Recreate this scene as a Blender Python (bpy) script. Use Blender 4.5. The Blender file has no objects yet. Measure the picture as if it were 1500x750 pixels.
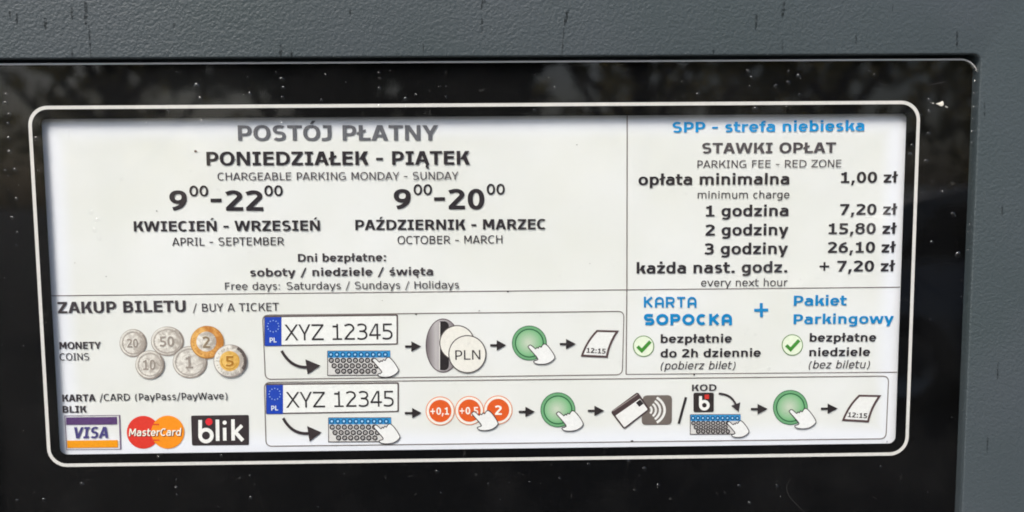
import bpy, math, random
from mathutils import Matrix, Vector, Euler

# ------------------------------------------------------------------ camera
SC = bpy.context.scene
COL = SC.collection
TILT = math.radians(2.5)            # the front of the parking meter leans back
PANEL_H = 1.35                     # height of the notice above the ground
# panel frame: x right, y up along the panel, z out towards the viewer
PANEL = Matrix.Translation((0, 0, PANEL_H)) @ Matrix.Rotation(math.radians(90) - TILT, 4, 'X')
CR = (-0.10107889, -0.02064859, -0.00927051)
CC = Vector((0.00450262, 0.04436798, 0.33487540))
FPX = 1400.0
ROT = (Matrix.Rotation(CR[0], 3, 'X') @ Matrix.Rotation(CR[1], 3, 'Y') @ Matrix.Rotation(CR[2], 3, 'Z'))
cam_d = bpy.data.cameras.new('camera')
cam_d.sensor_width = 36.0
cam_d.lens = 36.0 * FPX / 1500.0
cam_d.clip_start = 0.01
cam_d.clip_end = 2000.0
cam_d.dof.use_dof = True
cam_d.dof.focus_distance = 0.337
cam_d.dof.aperture_fstop = 9.0
cam = bpy.data.objects.new('camera', cam_d)
COL.objects.link(cam)
cam.matrix_world = PANEL @ (Matrix.Translation(CC) @ ROT.to_4x4())
SC.camera = cam

# ------------------------------------------------------------------ light
SUN_EL, SUN_AZ = math.radians(54), math.radians(212)   # bright haze, up and to the left behind the viewer
world = bpy.data.worlds.new('World')
SC.world = world
world.use_nodes = True
wn = world.node_tree.nodes
sky = wn.new('ShaderNodeTexSky')
sky.sky_type = 'NISHITA'
sky.sun_disc = False
sky.sun_elevation = SUN_EL
sky.sun_rotation = SUN_AZ
sky.air_density = 1.0
sky.dust_density = 4.0
sky.ozone_density = 1.0
world.node_tree.links.new(sky.outputs[0], wn['Background'].inputs[0])
wn['Background'].inputs[1].default_value = 0.12
sun_d = bpy.data.lights.new('sun', 'SUN')
sun_d.energy = 1.5
sun_d.angle = math.radians(25)
sun_d.color = (1.0, 0.96, 0.90)
sun = bpy.data.objects.new('sun', sun_d)
COL.objects.link(sun)
sd = Vector((math.sin(SUN_AZ) * math.cos(SUN_EL), math.cos(SUN_AZ) * math.cos(SUN_EL), math.sin(SUN_EL)))
sun.rotation_euler = sd.to_track_quat('Z', 'Y').to_euler()
sun.location = sd * 20
SC.view_settings.view_transform = 'Standard'
SC.view_settings.look = 'None'
SC.view_settings.exposure = 0.96
SC.view_settings.gamma = 1.0
SC.cycles.pixel_filter_type = 'BLACKMAN_HARRIS'
SC.cycles.filter_width = 1.8
SC.cycles.max_bounces = 10
SC.cycles.transparent_max_bounces = 16

# ------------------------------------------------------------------ helpers
def U(px, py, z=-0.0024):
    """a pixel of the 1500 x 750 photograph to panel coordinates on the plane at depth z"""
    d = ROT @ Vector(((px - 750.0) / FPX, -(py - 375.0) / FPX, -1.0))
    t = (z - CC.z) / d.z
    p = CC + d * t
    return (p.x, p.y)

def lin(c):
    return tuple(((v / 255.0) / 12.92 if v / 255.0 <= 0.04045 else ((v / 255.0 + 0.055) / 1.055) ** 2.4) for v in c) + (1.0,)

MATS = {}
def ink(c, rough=0.55):
    """a printed flat colour, given as 0-255 sRGB, with the slight mottle of a screen print"""
    key = (c, rough)
    if key in MATS: return MATS[key]
    m = bpy.data.materials.new('ink_%d_%d_%d' % c)
    m.use_nodes = True
    nt = m.node_tree; b = nt.nodes['Principled BSDF']
    base = lin(c)
    tc = nt.nodes.new('ShaderNodeTexCoord')
    nz = nt.nodes.new('ShaderNodeTexNoise'); nz.inputs['Scale'].default_value = 900; nz.inputs['Detail'].default_value = 3
    rp = nt.nodes.new('ShaderNodeValToRGB')
    rp.color_ramp.elements[0].position = 0.3; rp.color_ramp.elements[1].position = 0.72
    rp.color_ramp.elements[0].color = tuple(v * 0.95 for v in base[:3]) + (1,)
    rp.color_ramp.elements[1].color = tuple(min(1, v * 1.03 + 0.004) for v in base[:3]) + (1,)
    nt.links.new(tc.outputs['Object'], nz.inputs['Vector'])
    nt.links.new(nz.outputs['Fac'], rp.inputs['Fac'])
    nt.links.new(rp.outputs['Color'], b.inputs['Base Color'])
    b.inputs['Roughness'].default_value = rough
    b.inputs['Specular IOR Level'].default_value = 0.2
    MATS[key] = m
    return m

def newmat(name):
    m = bpy.data.materials.new(name); m.use_nodes = True
    return m, m.node_tree, m.node_tree.nodes['Principled BSDF']

class SH:
    """collects flat polygons (panel coordinates, own height) and links them as ONE mesh"""
    def __init__(self, z):
        self.v = []; self.f = []; self.z = z; self.k = 0
    def add(self, pts, step=True):
        if step: self.k += 1
        z = self.z + self.k * 2.5e-6
        i = len(self.v)
        self.v += [(p[0], p[1], z) for p in pts]
        ar = sum(pts[j][0] * pts[(j + 1) % len(pts)][1] - pts[(j + 1) % len(pts)][0] * pts[j][1] for j in range(len(pts)))
        ids = list(range(i, i + len(pts)))
        self.f.append(ids if ar > 0 else ids[::-1])
    def strip(self, a, b, closed=False):
        self.k += 1
        n = len(a)
        for j in range(n if closed else n - 1):
            q = (j + 1) % n
            self.add([a[j], a[q], b[q], b[j]], step=False)
    # ---- the same in photograph pixels on the sheet
    def poly(self, pts): self.add([U(*p) for p in pts])
    def line(self, pts, w, closed=False):
        n = len(pts); a = []; b = []
        for j in range(n):
            p0 = pts[(j - 1) % n] if (closed or j > 0) else pts[j]
            p1 = pts[(j + 1) % n] if (closed or j < n - 1) else pts[j]
            q = pts[j]
            d0 = Vector((q[0] - p0[0], q[1] - p0[1])); d1 = Vector((p1[0] - q[0], p1[1] - q[1]))
            if d0.length < 1e-9: d0 = d1
            if d1.length < 1e-9: d1 = d0
            d0.normalize(); d1.normalize()
            t = d0 + d1
            t = t.normalized() if t.length > 1e-6 else d0
            nn = Vector((-t.y, t.x)); c = max(0.45, nn.dot(Vector((-d0.y, d0.x))))
            o = nn * (w / 2 / c)
            a.append(U(q[0] + o.x, q[1] + o.y)); b.append(U(q[0] - o.x, q[1] - o.y))
        self.strip(a, b, closed)
    def disc(self, cx, cy, rx, ry=None, n=40): self.poly(circ(cx, cy, rx, ry, n))
    def ring(self, cx, cy, r, w, ry=None, n=44): self.line(circ(cx, cy, r, ry, n), w, True)
    def build(self, name, mat, parent):
        me = bpy.data.meshes.new(name)
        me.from_pydata(self.v, [], self.f); me.update()
        me.materials.append(mat)
        o = bpy.data.objects.new(name, me); COL.objects.link(o)
        o.parent = parent
        return o

def circ(cx, cy, rx, ry=None, n=40, a0=0.0, a1=360.0):
    ry = rx if ry is None else ry
    full = abs(a1 - a0) >= 359.9
    return [(cx + rx * math.cos(math.radians(a0 + (a1 - a0) * k / (n if full else n - 1))),
             cy + ry * math.sin(math.radians(a0 + (a1 - a0) * k / (n if full else n - 1)))) for k in range(n)]

def rrect(x0, y0, x1, y1, r, n=8):
    """rounded rectangle, counter-clockwise; r one radius or four (bl, br, tr, tl)"""
    rs = (r,) * 4 if not isinstance(r, (tuple, list)) else r
    out = []
    for (cx, cy, a, rr) in ((x0, y0, 180, rs[0]), (x1, y0, 270, rs[1]), (x1, y1, 0, rs[2]), (x0, y1, 90, rs[3])):
        ccx = cx + rr if cx == x0 else cx - rr
        ccy = cy + rr if cy == y0 else cy - rr
        for k in range(n + 1):
            t = math.radians(a + 90.0 * k / n)
            out.append((ccx + rr * math.cos(t), ccy + rr * math.sin(t)))
    return out

def rquad(p, r, n=6):
    """quadrilateral in pixels with rounded corners"""
    out = []
    m = len(p)
    for j in range(m):
        a, b, c = Vector(p[j - 1]), Vector(p[j]), Vector(p[(j + 1) % m])
        u, w = (a - b).normalized(), (c - b).normalized()
        s, e = b + u * r, b + w * r
        for k in range(n + 1):
            t = k / n
            q = s * (1 - t) ** 2 + b * 2 * t * (1 - t) + e * t * t
            out.append((q.x, q.y))
    return out

def bez(p0, p1, p2, n=14):
    return [((1 - t) ** 2 * p0[0] + 2 * t * (1 - t) * p1[0] + t * t * p2[0],
             (1 - t) ** 2 * p0[1] + 2 * t * (1 - t) * p1[1] + t * t * p2[1]) for t in [k / (n - 1) for k in range(n)]]

def empty(name, label, cat, matrix, group=None):
    o = bpy.data.objects.new(name, None); COL.objects.link(o)
    o.empty_display_size = 0.05
    o.matrix_world = matrix
    o['label'] = label; o['category'] = cat
    if group: o['group'] = group
    return o

def mesh(name, v, f, mat, parent=None, smooth=False):
    me = bpy.data.meshes.new(name); me.from_pydata(v, [], f); me.update()
    if mat: me.materials.append(mat)
    if smooth: me.polygons.foreach_set('use_smooth', [True] * len(me.polygons))
    o = bpy.data.objects.new(name, me); COL.objects.link(o)
    if parent: o.parent = parent
    return o

# ------------------------------------------------------------------ lettering: a wide humanist sans drawn stroke by stroke
ADV_B = dict(zip('ABCDEFGHIJKLMNOPQRSTUVWXYZabcdefghijklmnopqrstuvwxyz', (
    .776, .762, .724, .830, .683, .650, .811, .837, .546, .555, .771, .637, .948, .847, .850, .733, .850, .782, .710, .682, .812, .764, 1.128, .764, .737, .692,
    .668, .699, .588, .699, .664, .422, .699, .712, .342, .403, .671, .342, 1.058, .712, .687, .699, .699, .497, .593, .456, .712, .650, .980, .669, .651, .597)))
ADV_R = dict(zip('ABCDEFGHIJKLMNOPQRSTUVWXYZabcdefghijklmnopqrstuvwxyz', (
    .684, .686, .698, .771, .632, .575, .775, .751, .421, .455, .693, .557, .843, .748, .787, .603, .787, .695, .684, .616, .732, .684, .989, .685, .615, .685,
    .601, .623, .521, .623, .596, .352, .623, .633, .274, .344, .592, .274, .973, .633, .607, .623, .623, .427, .521, .394, .633, .592, .818, .592, .592, .525)))
for d, b in ((ADV_B, True), (ADV_R, False)):
    for c in '0123456789': d[c] = .711 if b else .636
    d.update({' ': .342 if b else .352, '-': .480 if b else .454, '/': .60 if b else .454, ',': .361 if b else .364, '.': .361 if b else .364,
              ':': .402 if b else .40, '+': .867 if b else .818, '(': .543 if b else .454, ')': .543 if b else .454})
BASE = {'Ą': 'A', 'Ł': 'L', 'Ń': 'N', 'Ó': 'O', 'Ź': 'Z', 'ł': 'l', 'ę': 'e', 'ś': 's', 'ż': 'z'}
H, X, ASC, DESC, OV = .727, .548, .765, -.207, .012

def arc(cx, cy, rx, ry, a0, a1, n=15, p=2.25):
    out = []
    for k in range(n):
        t = math.radians(a0 + (a1 - a0) * k / (n - 1)); c, s = math.cos(t), math.sin(t)
        out.append((cx + rx * math.copysign(abs(c) ** (2 / p), c), cy + ry * math.copysign(abs(s) ** (2 / p), s)))
    return out

class Glyph:
    def __init__(self, ch, bold, wt=None):
        self.q = []                       # each entry: list of polygons drawn at one height
        b = BASE.get(ch, ch)
        self.a = a = (ADV_B if bold else ADV_R).get(b, .6)
        if b == 'l' and ch == 'ł': self.a = a = a + .02
        s, h = (wt if wt else ((.186, .132) if bold else (.104, .088)))
        if not b.isupper() and not b.isdigit() and not wt: s, h = s * .96, h * .97
        self.s, self.h = s, h
        l = .074 if bold else .086
        r0 = .036 if bold else .048       # side bearing of round shapes
        self.draw(b, a, s, h, l, r0, bold)
        if ch == 'ł':
            c = a / 2; self.para([(c - s * 1.05, .30), (c + s * 1.05, .45), (c + s * 1.05, .45 + h * .95), (c - s * 1.05, .30 + h * .95)])
        if ch == 'Ł':
            c = l + s / 2; self.para([(c - s * .95, .26), (c + s * 1.2, .41), (c + s * 1.2, .41 + h * .95), (c - s * .95, .26 + h * .95)])
        if ch in 'ŃÓŹś':
            y = (H if ch != 'ś' else X) + .055; c = a / 2
            self.para([(c - .07, y), (c + s * .35 - .02, y), (c + .10 + s * .45, y + .155), (c + .0 + .02, y + .155)])
        if ch == 'ż': self.bar(a / 2 - s / 2, X + .085, a / 2 + s / 2, X + .085 + s * .9)
        if ch in 'Ąę':
            x = a - (.10 if ch == 'Ą' else .20); self.stroke([(x + .01, .02), (x - .05, -.05), (x - .065, -.11), (x - .03, -.165), (x + .07, -.165)], s * .55, h * .7)
    def para(self, pts): self.q.append([pts])
    def bar(self, x0, y0, x1, y1): self.para([(x0, y0), (x1, y0), (x1, y1), (x0, y1)])
    def diag(self, xb, xt, y0, y1, w): self.para([(xb, y0), (xb + w, y0), (xt + w, y1), (xt, y1)])
    def stroke(self, pts, s=None, h=None, closed=False):
        A, B = (s or self.s) / 2, (h or self.h) / 2
        n = len(pts); L = []; R = []
        for j in range(n):
            p0 = pts[(j - 1) % n] if (closed or j) else pts[j]
            p1 = pts[(j + 1) % n] if (closed or j < n - 1) else pts[j]
            dx, dy = p1[0] - p0[0], p1[1] - p0[1]
            m = math.hypot(dx, dy) or 1
            nx, ny = -dy / m, dx / m
            k = math.sqrt((A * nx) ** 2 + (B * ny) ** 2) or 1
            ox, oy = A * A * nx / k, B * B * ny / k
            L.append((pts[j][0] + ox, pts[j][1] + oy)); R.append((pts[j][0] - ox, pts[j][1] - oy))
        self.q.append([[L[j], L[(j + 1) % n], R[(j + 1) % n], R[j]] for j in range(n if closed else n - 1)])
    def ring(self, x0, x1, y0, y1, p=2.25, s=None, h=None):
        s_, h_ = s or self.s, h or self.h
        self.stroke(arc((x0 + x1) / 2, (y0 + y1) / 2, (x1 - x0) / 2 - s_ / 2, (y1 - y0) / 2 - h_ / 2, 0, 348.75, 32, p), s_, h_, True)
    def draw(self, b, a, s, h, l, r0, bold):
        bar, diag, st, ring, para = self.bar, self.diag, self.stroke, self.ring, self.para
        dw = s * 1.08; R = a - l
        if b == 'A':
            w = dw; c = a / 2; e = .006
            diag(e, c - w * .62, 0, H, w); diag(a - e - w, c - w * .38, 0, H, w); bar(a * .24, .165, a * .76, .165 + h * .9)
        elif b == 'B':
            bar(l, 0, l + s, H); x = l + s; m = .385
            st([(x, H - h / 2), (x + .12, H - h / 2)] + arc(x + .12, (H - h / 2 + m) / 2, R - .02 - s / 2 - x - .12, (H - h / 2 - m) / 2, 90, -90) + [(x, m)])
            st([(x, m), (x + .14, m)] + arc(x + .14, (m + h / 2) / 2, R + .025 - s / 2 - x - .14, (m - h / 2) / 2, 90, -90) + [(x, h / 2)])
        elif b == 'C':
            st(arc(a * .56, H / 2, a * .56 - r0 - s / 2, H / 2 + OV - h / 2, 52, 308, 24))
        elif b == 'D':
            bar(l, 0, l + s, H); x = l + s; c = x + .10
            st([(x, H - h / 2)] + arc(c, H / 2, a - r0 - s / 2 - c, H / 2 - h / 2, 90, -90, 22) + [(x, h / 2)])
        elif b in 'EF':
            x = l + s; bar(l, 0, x, H); e = a - (.055 if bold else .07)
            bar(x, H - h, e, H); bar(x, .39 - h / 2, e - .02, .39 + h / 2)
            if b == 'E': bar(x, 0, e, h)
        elif b == 'G':
            st(arc(a * .53, H / 2, a * .53 - r0 - s / 2, H / 2 + OV - h / 2, 52, 300, 24))
            bar(R - s + .01, .03, R + .01, .36); bar(a * .52, .36 - h, R - s + .01, .36)
        elif b == 'H':
            bar(l, 0, l + s, H); bar(R - s, 0, R, H); bar(l + s, .39 - h / 2, R - s, .39 + h / 2)
        elif b == 'I':
            c = a / 2; bar(c - s / 2, h, c + s / 2, H - h); e = .055 if bold else .075; bar(e, 0, a - e, h); bar(e, H - h, a - e, H)
        elif b == 'J':
            xr = a - (.08 if bold else .09) - s / 2
            st([(.03, h / 2 - .005), (.10, h / 2 - .01)] + arc(.12, .21, xr - .12, .21 - h / 2 + .008, -90, 0, 10) + [(xr, H - h)]); bar(.09, H - h, xr + s / 2, H)
        elif b == 'K':
            bar(l, 0, l + s, H); x = l + s; w = s * 1.22
            diag(x - .01, a - .02 - w, .28, H, w); diag(a + .005 - w, x + .10, 0, .44, w)
        elif b == 'L':
            bar(l, 0, l + s, H); bar(l + s, 0, a - .02, h)
        elif b == 'M':
            w = s * 1.05; c = a / 2
            bar(l, 0, l + s * .95, H); bar(R - s * .95, 0, R, H); diag(c - w / 2, l + s * .2, .17, H, w); diag(c - w / 2, R - s * .2 - w, .17, H, w)
        elif b == 'N':
            bar(l, 0, l + s * .92, H); bar(R - s * .92, 0, R, H); diag(R - s * 1.12, l, 0, H, s * 1.12)
        elif b in 'OQ': ring(r0, a - r0, -OV, H + OV)
        elif b in 'PR':
            bar(l, 0, l + s, H); x = l + s; m = .285 if b == 'P' else .33; e = a - (.03 if b == 'P' else .085)
            st([(x, H - h / 2), (x + .12, H - h / 2)] + arc(x + .12, (H - h / 2 + m) / 2, e - s / 2 - x - .12, (H - h / 2 - m) / 2, 90, -90) + [(x, m)])
            if b == 'R': diag(a - s * 1.3 + .01, x + .07, 0, .33, s * 1.22)
        elif b in 'Ss':
            T = H if b == 'S' else X; c = a / 2; rx = a / 2 - (.045 if bold else .06) - s * .45; m = T * .515; y1 = T + OV - h / 2; y0 = -OV + h / 2
            st(arc(c + .01, (y1 + m) / 2, rx - .01, (y1 - m) / 2, 38, 262, 16) + arc(c - .01, (m + y0) / 2, rx, (m - y0) / 2, 82, -145, 16), s * .95, h)
        elif b == 'T':
            c = a / 2; bar(c - s / 2, 0, c + s / 2, H - h); bar(.012, H - h, a - .012, H)
        elif b == 'U':
            st([(l + s / 2, H)] + arc(a / 2, .27, a / 2 - l - s / 2, .27 + OV - h / 2, 180, 360, 20) + [(R - s / 2, H)])
        elif b in 'Vv':
            T = H if b == 'V' else X; c = a / 2
            diag(c - dw * .55, .005, 0, T, dw); diag(c - dw * .45, a - .005 - dw, 0, T, dw)
        elif b in 'Ww':
            T = H if b == 'W' else X; w = s * .98; c = a / 2; q = a * .27
            diag(q - w * .55, .012, 0, T, w); diag(q - w * .45, c - w / 2, 0, T, w); diag(a - q - w * .55, c - w / 2, 0, T, w); diag(a - q - w * .45, a - .012 - w, 0, T, w)
        elif b in 'Xx':
            T = H if b == 'X' else X; w = dw * 1.08; diag(.004, a - .012 - w, 0, T, w); diag(a - .004 - w, .012, 0, T, w)
        elif b == 'Y':
            c = a / 2; w = dw; bar(c - s / 2, 0, c + s / 2, .33); diag(c - w / 2, .005, .28, H, w); diag(c - w / 2, a - .005 - w, .28, H, w)
        elif b in 'Zz':
            T = H if b == 'Z' else X; w = dw * 1.12; e = .045
            bar(e, 0, a - e, h); bar(e, T - h, a - e, T); diag(e, a - e - w, h * .85, T - h * .85, w)
        elif b == 'a':
            xr = a - (.062 if bold else .075) - s / 2; xl = r0 + s / 2
            bar(xr - s / 2, 0, xr + s / 2, X - .17); c = (xl + xr) / 2
            st([(xl + .02, X - h / 2 - .03)] + arc(c, X - .19, xr - c, .19 + OV - h / 2, 112, 0, 12) + [(xr, X - .18)])
            y1 = .325; st([(xr, y1), (c + .02, y1 - .005)] + arc(c - .02, (y1 + h / 2 - OV) / 2, c - .02 - xl, (y1 - h / 2 + OV) / 2, 90, 270, 14) + [(c + .04, h / 2 - OV + .01), (xr, h / 2 + .06)])
        elif b in 'bp':
            bar(l, 0 if b == 'b' else DESC, l + s, ASC if b == 'b' else X); ring(l, a - r0, -OV, X + OV)
        elif b in 'dq':
            bar(R - s, 0 if b == 'd' else DESC, R, ASC if b == 'd' else X); ring(r0, R, -OV, X + OV)
        elif b == 'g':
            bar(R - s, .0, R, X); ring(r0, R, .005, X + OV)
            st([(R - s / 2, .02)] + arc(a * .46, .0, R - s / 2 - a * .46, -DESC - h / 2 + .01, 0, -95, 12) + [(.10, DESC + h / 2 + .012)])
        elif b == 'c': st(arc(a * .58, X / 2, a * .58 - r0 - s / 2, X / 2 + OV - h / 2, 55, 305, 22))
        elif b == 'e':
            xr = a - r0 - s / 2; xl = r0 + s / 2; c = a / 2; m = X * .50
            st([(xr, m - h * .3)] + arc(c, X / 2, xr - c, X / 2 + OV - h / 2, 2, 308, 26) + [(xr - .01, .075 if bold else .055)]); bar(xl, m - h * .45, xr, m + h * .40)
        elif b == 'f':
            x = a * .30; bar(.02, X - h, a - .015, X)
            st([(x + s / 2, 0), (x + s / 2, ASC - .18)] + arc(x + s / 2 + .16, ASC - .17, .16, .17 - h / 2, 180, 95, 8) + [(a + .0, ASC - h / 2)])
        elif b in 'hn':
            bar(l, 0, l + s, X if b == 'n' else ASC); x0 = l + s * .5; x1 = R - s / 2 - .005; c = (x0 + x1) / 2
            st(arc(c, X - .21, x1 - c, .21 + OV - h / 2, 140, 0, 12) + [(x1, 0)])
        elif b == 'm':
            bar(l, 0, l + s, X); x0 = l + s / 2; x2 = R - s / 2; x1 = (x0 + x2) / 2
            for p, q in ((x0, x1), (x1, x2)):
                c = (p + q) / 2; st(arc(c, X - .19, q - c, .19 + OV - h / 2, 140, 0, 12) + [(q, 0)])
        elif b == 'u':
            bar(R - s, 0, R, X); x0 = l + s / 2; x1 = R - s / 2; c = (x0 + x1) / 2
            st([(x0, X)] + arc(c, .21, c - x0, .21 + OV - h / 2, 180, 320, 12))
        elif b == 'r':
            bar(l, 0, l + s, X); x0 = l + s / 2; st(arc(a * .80, X - .22, a * .80 - x0, .22 - h / 2, 165, 90, 9) + [(a - .01, X - h / 2)])
        elif b in 'ij':
            c = a / 2; d = s * (.96 if bold else 1.1)
            if b == 'i': bar(c - s / 2, 0, c + s / 2, X)
            else: st([(c + .03, X), (c + .03, -.05)] + arc(c - .10, -.06, .13, -DESC - .06 - h / 2, 0, -90, 8) + [(0, DESC + h / 2)])
            bar(c - d / 2, X + .075, c + d / 2, X + .075 + d * .86)
        elif b == 'k':
            bar(l, 0, l + s, ASC); x = l + s; w = s * 1.25
            diag(x - .02, a - .03 - w, .20, X, w); diag(a + .005 - w, x + .06, 0, .33, w)
        elif b == 'l': bar(a / 2 - s / 2, 0, a / 2 + s / 2, ASC)
        elif b == 'o': ring(r0, a - r0, -OV, X + OV)
        elif b == 't':
            x = a * .18; bar(.0, X - h, a - .02, X)
            st([(x + s / 2, X + .16), (x + s / 2, .16)] + arc(x + s / 2 + .15, .16, .15, .16 - h / 2, 180, 268, 8) + [(a - .02, h / 2)])
        elif b == 'y':
            c = a / 2; diag(c - dw * .62, .005, .02, X, dw); x1 = a - .005 - dw; k = (x1 - (c - dw * .45)) / X; diag(c - dw * .45 + DESC * k, x1, DESC, X, dw)
        elif b == '0': ring(r0 + .012, a - r0 - .012, -OV, H + OV, 2.2)
        elif b == '1':
            c = a * .53; bar(c - s / 2, h * .9, c + s / 2, H); e = .095; bar(e, 0, a - e + .03, h * .9); bar(e + .01, H - h * 1.0 - .075, c - s / 2, H - .07)
        elif b == '2':
            xr = a - .07 - s / 2
            st([(.075, H - h / 2 - .045)] + arc(a * .45, H - .20, xr - a * .45, .20 + OV - h / 2, 125, -28, 14, 2.0) + [(a * .50, .30), (.075 + s * .42, h * .75)]); bar(.055, 0, a - .05, h)
        elif b == '3':
            c = a * .44; m = .385; xr = a - .065 - s / 2
            st([(.09, H - h / 2 - .03)] + arc(c, (H + OV - h / 2 + m) / 2, xr - .015 - c, (H + OV - h / 2 - m) / 2, 112, -90, 14) + [(c - .10, m)])
            st([(c - .10, m), (c, m)] + arc(c, (m - OV + h / 2) / 2, xr - c + .01, (m + OV - h / 2) / 2, 90, -112, 14) + [(.075, h / 2 + .025)])
        elif b == '4':
            x = a * .70; bar(x - s / 2, 0, x + s / 2, H); bar(.03, .165, a - .025, .165 + h); diag(.03, x - s / 2 - s * .55, .165 + h * .6, H, s * .95)
        elif b == '5':
            bar(.10, H - h, a - .085, H); bar(.10, .36, .10 + s * .92, H - h); c = a * .42; xr = a - .055 - s / 2; y1 = .445 - h / 2
            st([(.10 + s * .3, y1 - .005)] + arc(c, (y1 - OV + h / 2) / 2, xr - c, (y1 + OV - h / 2) / 2, 95, -112, 16) + [(.075, h / 2 + .02)])
        elif b in '69':
            x0, x1 = r0 + .008, a - r0 - .008; P = arc(x1 + .0, .26, x1 - x0 - s / 2, H - .26 - h / 2, 180, 100, 12)
            if b == '6': ring(x0, x1, -OV, .475); st(P)
            else:
                P = [(a - x, H - y) for x, y in P]; ring(x0, x1, H - .475, H + OV); st(P)
        elif b == '7':
            bar(.055, H - h, a - .05, H); w = s * 1.12; diag(.13, a - .05 - w, 0, H - h * .8, w)
        elif b == '8':
            ring(.065, a - .065, .36, H + OV, 2.1, s * .92, h * .9); ring(.04, a - .04, -OV, .36 + h * .9, 2.1, s * .95, h * .9)
        elif b == '-': bar(.06, .27 - h * .15, a - .06, .27 + h * .85)
        elif b == '/': diag(.03, a - .03 - s * .8, -.14, ASC, s * .8)
        elif b == ',': para([(.05, -.17), (.05 + s * .66, -.17), (.11 + s * 1.06, .155), (.10, .155)])
        elif b == '.': bar(.09, 0, .09 + s * 1.12, .15 if bold else .11)
        elif b == ':':
            for y in (0, X - .15): bar(.09, y, .09 + s * 1.12, y + (.15 if bold else .11))
        elif b == '+': c = a / 2; bar(c - s * .36, .06, c + s * .36, .64); bar(.12, .35 - h * .48, c - s * .36, .35 + h * .48); bar(c + s * .36, .35 - h * .48, a - .12, .35 + h * .48)
        elif b in '()':
            k = 1 if b == '(' else -1; c = a / 2 + k * (.28 if bold else .24)
            st(arc(c, .28, .36 if bold else .29, .48, 90 + k * 35, 90 + k * 145, 12, 2.0), s * .85, h)

GC = {}
def glyph(ch, bold, wt=None):
    key = (ch, bold, wt)
    if key not in GC: GC[key] = Glyph(ch, bold, wt)
    return GC[key]

def lay(sh, s, p0, p1, cap, bold, wt=None, shear=0.0):
    """sets string s between the ink ends p0 and p1 (panel coordinates) with capitals cap high"""
    items = []; x = 0.0
    for n_, ch in enumerate(s):
        g = glyph(ch, bold, wt); items.append((g, x, n_)); x += g.a
    xs = [px + gx + shear * py for g, gx, _ in items for qs in g.q for poly in qs for px, py in poly]
    lo, hi = min(xs), max(xs)
    em = cap / H
    L = math.hypot(p1[0] - p0[0], p1[1] - p0[1]); ang = math.atan2(p1[1] - p0[1], p1[0] - p0[0])
    want = L / em
    ratio = want / (hi - lo)
    fx = ratio if ratio < 1.10 else 1.10 + (ratio - 1.10) * .4      # wide settings are letterspaced
    extra = 0.0 if len(s) < 2 else (want - fx * (hi - lo)) / (len(s) - 1)
    ca, sa = math.cos(ang), math.sin(ang)
    for g, gx, n_ in items:
        for qs in g.q:
            sh.k += 1
            for poly in qs:
                out = []
                for px, py in poly:
                    u = ((px + gx + shear * py - lo) * fx + extra * n_) * em; v = py * em
                    out.append((p0[0] + u * ca - v * sa, p0[1] + u * sa + v * ca))
                sh.add(out, step=False)

Z0 = -0.0024                                     # the sheet lies 4 mm behind the glass
LZ = lambda n: Z0 + n * 4e-5                    # printed layers, each a hair above the last
def text(s, x0, x1, y0, y1, cap, bold, col, parent, name='text_line', layer=6, wt=None, shear=0.0, sh=None):
    own = sh is None
    if own: sh = SH(LZ(layer))
    p0, p1 = U(x0, y0), U(x1, y1)
    q = U(x0, y0 - cap)
    lay(sh, s, p0, p1, math.hypot(q[0] - p0[0], q[1] - p0[1]), bold, wt, shear)
    return sh.build(name, ink(col), parent) if own else sh

# ------------------------------------------------------------------ unseen ground, trees and car added for the glass to mirror
def asphalt():
    m, nt, b = newmat('asphalt')
    tc = nt.nodes.new('ShaderNodeTexCoord'); n = nt.nodes.new('ShaderNodeTexNoise'); n.inputs['Scale'].default_value = 60; n.inputs['Detail'].default_value = 6
    r = nt.nodes.new('ShaderNodeValToRGB'); r.color_ramp.elements[0].color = (.03, .03, .031, 1); r.color_ramp.elements[1].color = (.075, .074, .07, 1)
    nt.links.new(tc.outputs['Object'], n.inputs['Vector']); nt.links.new(n.outputs['Fac'], r.inputs['Fac']); nt.links.new(r.outputs['Color'], b.inputs['Base Color'])
    b.inputs['Roughness'].default_value = .9
    return m
gr = mesh('ground', [(-400, -400, 0), (400, -400, 0), (400, 400, 0), (-400, 400, 0)], [(0, 1, 2, 3)], asphalt())
gr['kind'] = 'structure'

def leafmat(name, c0, c1, thru=0.0):
    m, nt, b = newmat(name)
    tc = nt.nodes.new('ShaderNodeTexCoord'); n = nt.nodes.new('ShaderNodeTexNoise'); n.inputs['Scale'].default_value = 3; n.inputs['Detail'].default_value = 4
    r = nt.nodes.new('ShaderNodeValToRGB'); r.color_ramp.elements[0].position = .35; r.color_ramp.elements[1].position = .65
    r.color_ramp.elements[0].color = c0 + (1,); r.color_ramp.elements[1].color = c1 + (1,)
    nt.links.new(tc.outputs['Object'], n.inputs['Vector']); nt.links.new(n.outputs['Fac'], r.inputs['Fac']); nt.links.new(r.outputs['Color'], b.inputs['Base Color'])
    b.inputs['Roughness'].default_value = .7
    if thru:
        tl = nt.nodes.new('ShaderNodeBsdfTranslucent'); tl.inputs[0].default_value = (c1[0] * 4.4, c1[1] * 3.9, c1[2] * 3.4, 1)
        mx = nt.nodes.new('ShaderNodeMixShader'); mx.inputs[0].default_value = thru
        nt.links.new(b.outputs[0], mx.inputs[1]); nt.links.new(tl.outputs[0], mx.inputs[2]); nt.links.new(mx.outputs[0], nt.nodes['Material Output'].inputs[0])
    return m
BARK = leafmat('bark', (.03, .024, .02), (.09, .07, .055))
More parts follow.
